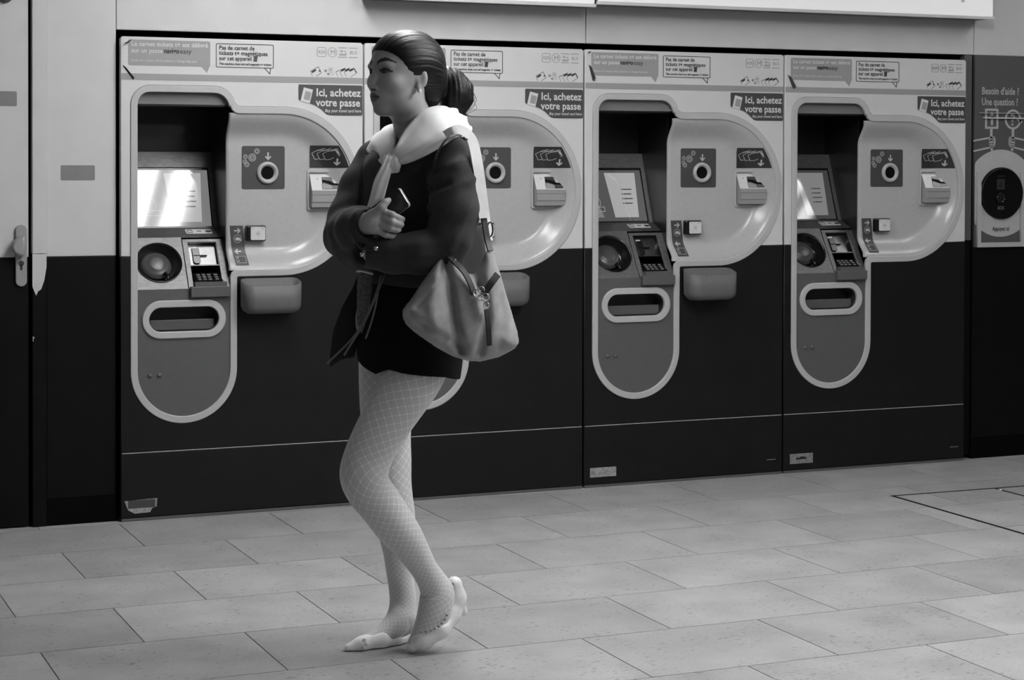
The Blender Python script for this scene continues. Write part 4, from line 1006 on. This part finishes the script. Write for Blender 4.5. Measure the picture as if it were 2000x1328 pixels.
# --- sweater knotted over the shoulders: a thick cloth band round the neck, with folds, a knot and a hanging sleeve
def ribbon(name, stations, m, parent, n=26, seed=3, amp=.004, folds=3, closed=False):
    """stations: (outer edge point, inner edge point, half thickness) in figure space"""
    flat = smooth_path([tuple(a)+tuple(b)+(t,) for a, b, t in stations], 8); vs, fs = [], []
    for i, s_ in enumerate(flat):
        a, b, t = np.array(s_[:3]), np.array(s_[3:6]), s_[6]; c = (a+b)/2; h = (a-b)/2
        p = np.array(flat[max(i-1, 0)][:3])+np.array(flat[max(i-1, 0)][3:6]); nx = np.array(flat[min(i+1, len(flat)-1)][:3])+np.array(flat[min(i+1, len(flat)-1)][3:6])
        tg = nx-p; nv = np.cross(tg, h); nv = nv/max(np.linalg.norm(nv), 1e-9)
        for k in range(n):
            an = 2*math.pi*k/n; cs, sn = math.cos(an), math.sin(an)
            cx = math.copysign(abs(cs)**.75, cs)
            bump = 1 + .24*math.sin(folds*math.pi*cx + .12*i)
            vs.append(c + h*cx + nv*t*sn*bump)
    for i in range(len(flat)-1):
        for k in range(n): k2 = (k+1) % n; fs.append((i*n+k, i*n+k2, (i+1)*n+k2, (i+1)*n+k))
    fs.append(tuple(range(n))[::-1]); fs.append(tuple((len(flat)-1)*n+k for k in range(n)))
    A = np.array(vs); A = A + (amp*wave(A, seed, 55, 8))[:, None]*np.array((.3, -1, .4))
    return mesh(name, A, fs, m, parent, True)
sw = ribbon('sweater', [
    (L_(772, 322, -.150), L_(764, 300, -.130), .012), (L_(792, 320, -.172), L_(776, 282, -.135), .015), (L_(826, 306, -.200), L_(786, 262, -.105), .016), (L_(858, 288, -.205), L_(805, 238, -.075), .017),
    (L_(888, 268, -.190), L_(832, 216, -.050), .018), (L_(912, 258, -.120), L_(856, 211, -.010), .020), (L_(918, 262, -.010), L_(868, 212, .040), .022), (L_(900, 264, .090), L_(858, 218, .075), .020), (L_(850, 265, .150), L_(830, 232, .085), .018),
    (L_(790, 268, .190), L_(800, 238, .080), .016), (L_(742, 272, .190), L_(778, 244, .060), .015), (L_(716, 292, .110), L_(774, 250, .010), .014), (L_(728, 308, .020), L_(772, 272, -.050), .013), (L_(746, 322, -.070), L_(770, 292, -.095), .012), (L_(760, 326, -.130), L_(772, 304, -.125), .011)], 'sweater', person, seed=3, amp=.0022)
ribbon('knot', [(L_(750, 306, -.130), L_(780, 300, -.140), .010), (L_(746, 322, -.150), L_(784, 318, -.160), .018), (L_(750, 338, -.150), L_(780, 336, -.155), .012)], 'sweater', sw, seed=5, amp=.002)
ribbon('sweater_sleeve', [(L_(772, 312, -.150), L_(752, 305, -.150), .010), (L_(766, 330, -.160), L_(744, 325, -.160), .013), (L_(758, 360, -.165), L_(731, 352, -.165), .013), (L_(750, 390, -.168), L_(723, 384, -.168), .012), (L_(744, 412, -.165), L_(715, 408, -.165), .010)], 'sweater', sw, seed=6, amp=.003, folds=2)

# --- shoes
def shoe(name, build, lo, hi, cut, seed):
    F = Field(lo, hi, .0026); build(F)
    vs, q = F.mesh(2); return np_mesh(name, vs, q, 'shoe', person)
def near_shoe(F):
    F.chain([(L_(852, 1222, -.040), .036), (L_(826, 1246, -.044), .031), (L_(806, 1262, -.046), .018)], .012)
    F.chain([(L_(887, 1141, -.006), .022), (L_(892, 1168, .002), .025), (L_(880, 1200, -.010), .026), (L_(858, 1225, -.035), .032)], .014)
    F.chain([(L_(899, 1180, .006), .015), (L_(905, 1194, .008), .0125)], .008)
    F.cone(L_(836, 1130, -.060), L_(853, 1200, -.046), .030, .034, .012, 'sub'); F.cone(L_(846, 1192, -.060), L_(828, 1216, -.056), .030, .022, .012, 'sub')
    F.cone(L_(868, 1118, -.032), L_(864, 1188, -.026), .023, .020, .012, 'sub')
lo = np.minimum(L_(780, 1290, -.12), L_(930, 1100, -.12)); hi = np.maximum(L_(780, 1290, .09), L_(930, 1100, .09))
s1 = shoe('shoe', near_shoe, lo, hi, None, 1)
def far_shoe(F):
    F.chain([(L_(742, 1247, .028), .029), (L_(705, 1259, .000), .021), (L_(681, 1265, -.012), .0125)], .012)
    F.chain([(L_(806, 1228, .105), .022), (L_(800, 1240, .098), .026), (L_(770, 1246, .060), .028), (L_(742, 1250, .030), .027)], .014)
    F.chain([(L_(808, 1248, .106), .013), (L_(809, 1254, .107), .012)], .008)
    F.cone(L_(786, 1190, .080), L_(776, 1222, .066), .034, .034, .012, 'sub'); F.cone(L_(770, 1222, .055), L_(728, 1236, .022), .028, .014, .012, 'sub')
    sl, P = F.region(F.lo, F.lo+F.n*F.res, 0); F.D[sl] = np.maximum(F.D[sl], .002-P[..., 2])
lo = np.minimum(L_(655, 1290, -.08), L_(835, 1190, -.08)); hi = np.maximum(L_(655, 1290, .17), L_(835, 1190, .17))
s2 = shoe('shoe', far_shoe, lo, hi, None, 2)
path = smooth_path([tuple(map(float, p)) for p in ((883, 1133, -.018), (884, 1152, -.022), (880, 1172, -.032), (874, 1192, -.050), (865, 1210, -.068), (852, 1222, -.080), (836, 1229, -.082), (818, 1230, -.078))], 6)
for i in range(1, len(path)-1, 3):
    a = L_(*path[i]) + np.array((.002, -.010, -.002)); b = L_(*path[min(i+2, len(path)-1)]) + np.array((.002, -.010, -.002)); tube('stitch', [tuple(a), tuple((a*2+b)/3), tuple((a+2*b)/3)], .0036, 'shoe_stitch', s1, 6)
for p in ((712, 1250, -.028), (716, 1258, -.032), (711, 1264, -.030)): lathe('bow', [(.0, -.004), (.006, -.002), (.007, .001), (.0, .004)], Frame(tuple(L_(*p)), (1, 0, 0), (0, -.5, 1)), 0, 0, 'sweater', s2, 10)

# ------------------------------------------------------------------ phone in the hand
def world(p): return P0 + E1*float(p[0]) + HV*float(p[1]) + V((0, 0, float(p[2])))
pa, pb, pc = L_(779, 366, -.224), L_(801, 402, -.234), L_(754, 404, -.196)
wv = V(tuple(pb-pa)); lv = V(tuple(pc-pa)); wv_n = wv.normalized(); lv = (lv - wv_n*lv.dot(wv_n)).normalized()
phone = empty('phone', world((pa+pb)/2)); phone.rotation_euler = (0, 0, -VA); tag(phone, 'dark phone with bright metal edge held in the crossed hands', 'phone')
W2 = wv.length/2
frp = Frame((0, 0, 0), tuple(wv_n), tuple(-lv))
if frp.n.y > 0: frp = Frame((0, 0, 0), tuple(-wv_n), tuple(-lv))
plate('case', rrect(-W2, -.110, W2, 0, .008, 5), frp, .0030, 'phone_back', phone, .0008, .0045)
plate('frame', rrect(-W2, -.110, W2, 0, .008, 5), frp, .0110, 'phone_edge', phone, .0020, .0020)

# ------------------------------------------------------------------ shoulder bag
bag = empty('shoulder_bag', world(L_(900, 706, -.22))); bag.rotation_euler = (0, 0, -VA); tag(bag, 'slouchy grey canvas shoulder bag with dark leather tabs on the walking person', 'bag')
BO = L_(900, 706, -.22)
outline = [(866, 494), (848, 516), (822, 552), (800, 585), (787, 600), (785, 612), (792, 630), (815, 650), (850, 675), (884, 694), (915, 705), (940, 706), (975, 698), (1006, 684), (1015, 672), (1012, 650), (1000, 612), (988, 570), (978, 535), (966, 500), (956, 486), (946, 492), (938, 515), (926, 536), (912, 533), (900, 518), (884, 498)]
ol = np.array([[p[0], p[2]] for p in (L_(x, y, -.22) for x, y in outline)])
res = .0034; g0 = ol.min(0)-.03; g1 = ol.max(0)+.03
Fb = Field((g0[0], -.42, g0[1]), (g1[0], -.04, g1[1]), res)
gx = Fb.lo[0]+res*np.arange(Fb.n[0]); gz = Fb.lo[2]+res*np.arange(Fb.n[2]); GX, GZ = np.meshgrid(gx, gz, indexing='ij')
def seg_dist(GX, GZ, a, b):
    ab = b-a; t = np.clip(((GX-a[0])*ab[0]+(GZ-a[1])*ab[1])/max(ab@ab, 1e-12), 0, 1); return np.hypot(GX-a[0]-t*ab[0], GZ-a[1]-t*ab[1])
dist = np.full(GX.shape, 9.); insd = np.zeros(GX.shape, bool)
for i in range(len(ol)):
    a, b = ol[i], ol[(i+1) % len(ol)]; dist = np.minimum(dist, seg_dist(GX, GZ, a, b))
    c = (a[1] > GZ) != (b[1] > GZ); xi = (b[0]-a[0])*(GZ-a[1])/np.where(abs(b[1]-a[1]) < 1e-9, 1e-9, b[1]-a[1]) + a[0]; insd ^= c & (GX < xi)
sd = np.where(insd, dist, -dist)
for _ in range(3):                                             # soften the traced corners
    p = np.pad(sd, 1, mode='edge'); sd = (p[:-2, 1:-1]+p[2:, 1:-1]+p[1:-1, :-2]+p[1:-1, 2:]+2*sd)/6
zt = (GZ-ol[:, 1].min())/(np.ptp(ol[:, 1])); full = .078*(1-.45*np.clip(zt, 0, 1))
Hgt = full*np.sqrt(np.clip(1-(1-np.clip(sd/.075, 0, 1))**2, 0, 1))
def crease(pts, depth, width):
    global Hgt
    q_ = [np.array((p[0], p[2])) for p in (L_(x, y, -.25) for x, y in pts)]; dd = np.full(GX.shape, 9.)
    for a, b in zip(q_, q_[1:]): dd = np.minimum(dd, seg_dist(GX, GZ, a, b))
    Hgt = Hgt - depth*np.exp(-(dd/width)**2)*np.clip(sd/.02, 0, 1)
crease([(868, 500), (878, 560), (886, 620), (900, 685)], .030, .014); crease([(930, 540), (946, 580), (950, 620), (936, 690)], .022, .013); crease([(905, 540), (925, 575), (940, 610)], -.012, .016)
crease([(850, 540), (842, 590), (850, 640)], -.010, .018); crease([(800, 612), (850, 648), (905, 676)], .010, .010); crease([(985, 560), (985, 620), (975, 680)], .008, .015); crease([(858, 548), (812, 598)], .005, .004)
slope = .30
WC = -.235 + slope*(GX-L_(900, 600, -.22)[0])
wy = Fb.lo[1]+res*np.arange(Fb.n[1])
Fb.D[:] = np.where(sd[:, None, :] > 0, np.abs(wy[None, :, None]-WC[:, None, :]) - Hgt[:, None, :], .01 - sd[:, None, :]*0).astype(np.float32)
vs, q = Fb.mesh(3); nn = normals(vs, q); vs = vs + nn*(.0016*wave(vs, 12, 60, 10))[:, None]
bb = np_mesh('bag_body', vs-BO, q, 'bag_canvas', bag)
def bl(px, py, w): return tuple(L_(px, py, w)-BO)
# strap over the shoulder: pale cloth, then dark leather tab
def strap(name, pts, wid, th, m, parent):
    p = smooth_path([tuple(map(float, x)) for x in pts], 6); C_ = [np.array(bl(*x)) for x in p]; vs, fs = [], []
    for i, c in enumerate(C_):
        t = C_[min(i+1, len(C_)-1)]-C_[max(i-1, 0)]; t = t/np.linalg.norm(t); out = np.array((.45, -.85, .3)); s_ = np.cross(t, out); s_ = s_/np.linalg.norm(s_); o = np.cross(s_, t)
        for a, b in ((-1, -1), (1, -1), (1, 1), (-1, 1)): vs.append(c + s_*a*wid/2 + o*b*th/2)
    for i in range(len(C_)-1):
        for k in range(4): k2 = (k+1) % 4; fs.append((i*4+k, i*4+k2, i*4+4+k2, i*4+4+k))
    fs += [(3, 2, 1, 0), tuple(len(vs)-4+k for k in range(4))]
    return mesh(name, vs, fs, m, parent, False)
strap('strap', [(872, 266, -.200), (884, 259, -.215), (900, 256, -.205), (921, 274, -.190), (932, 320, -.205), (939, 370, -.21), (945, 426, -.215)], .032, .006, 'sweater', bag)
strap('strap_edge', [(846, 336, -.205), (849, 316, -.226), (858, 292, -.240), (874, 270, -.236), (894, 264, -.214), (912, 274, -.198)], .004, .008, 'leather_dark', bag)
strap('strap', [(920, 268, -.12), (932, 310, -.13), (945, 370, -.15), (953, 430, -.17), (958, 470, -.19)], .012, .005, 'sweater', bag)
tb = strap('strap_tab', [(944, 422, -.205), (948, 445, -.21), (952, 468, -.215), (958, 490, -.225)], .016, .006, 'leather_dark', bag)
tube('ring', [bl(950+10*math.cos(a)*.55+7, 448+14*math.sin(a), -.19) for a in [2*math.pi*k/16 for k in range(16)]], .0022, 'leather_dark', bag, 6, closed=True)
strap('handle_strap', [(868, 492, -.25), (884, 508, -.275), (904, 528, -.285), (918, 552, -.29), (926, 575, -.293)], .014, .006, 'leather_dark', bag)
strap('handle_strap', [(972, 536, -.285), (960, 552, -.295), (950, 566, -.297), (943, 576, -.295)], .018, .006, 'leather_dark', bag)
strap('zip_pull', [(950, 604, -.292), (954, 640, -.296), (956, 675, -.290)], .013, .005, 'leather_dark', bag)
for (x, y, r_) in ((932, 573, 7), (940, 566, 6), (948, 580, 7), (938, 582, 5), (950, 596, 5)):
    tube('clasp_ring', [bl(x+r_*math.cos(a), y+r_*math.sin(a), -.302+.004*math.sin(2*a)) for a in [2*math.pi*k/14 for k in range(14)]], .0018, 'steel', bag, 6, closed=True)
tube('strap_buckle', [bl(885, 512, -.282), bl(890, 506, -.284)], .003, 'steel', bag, 6)
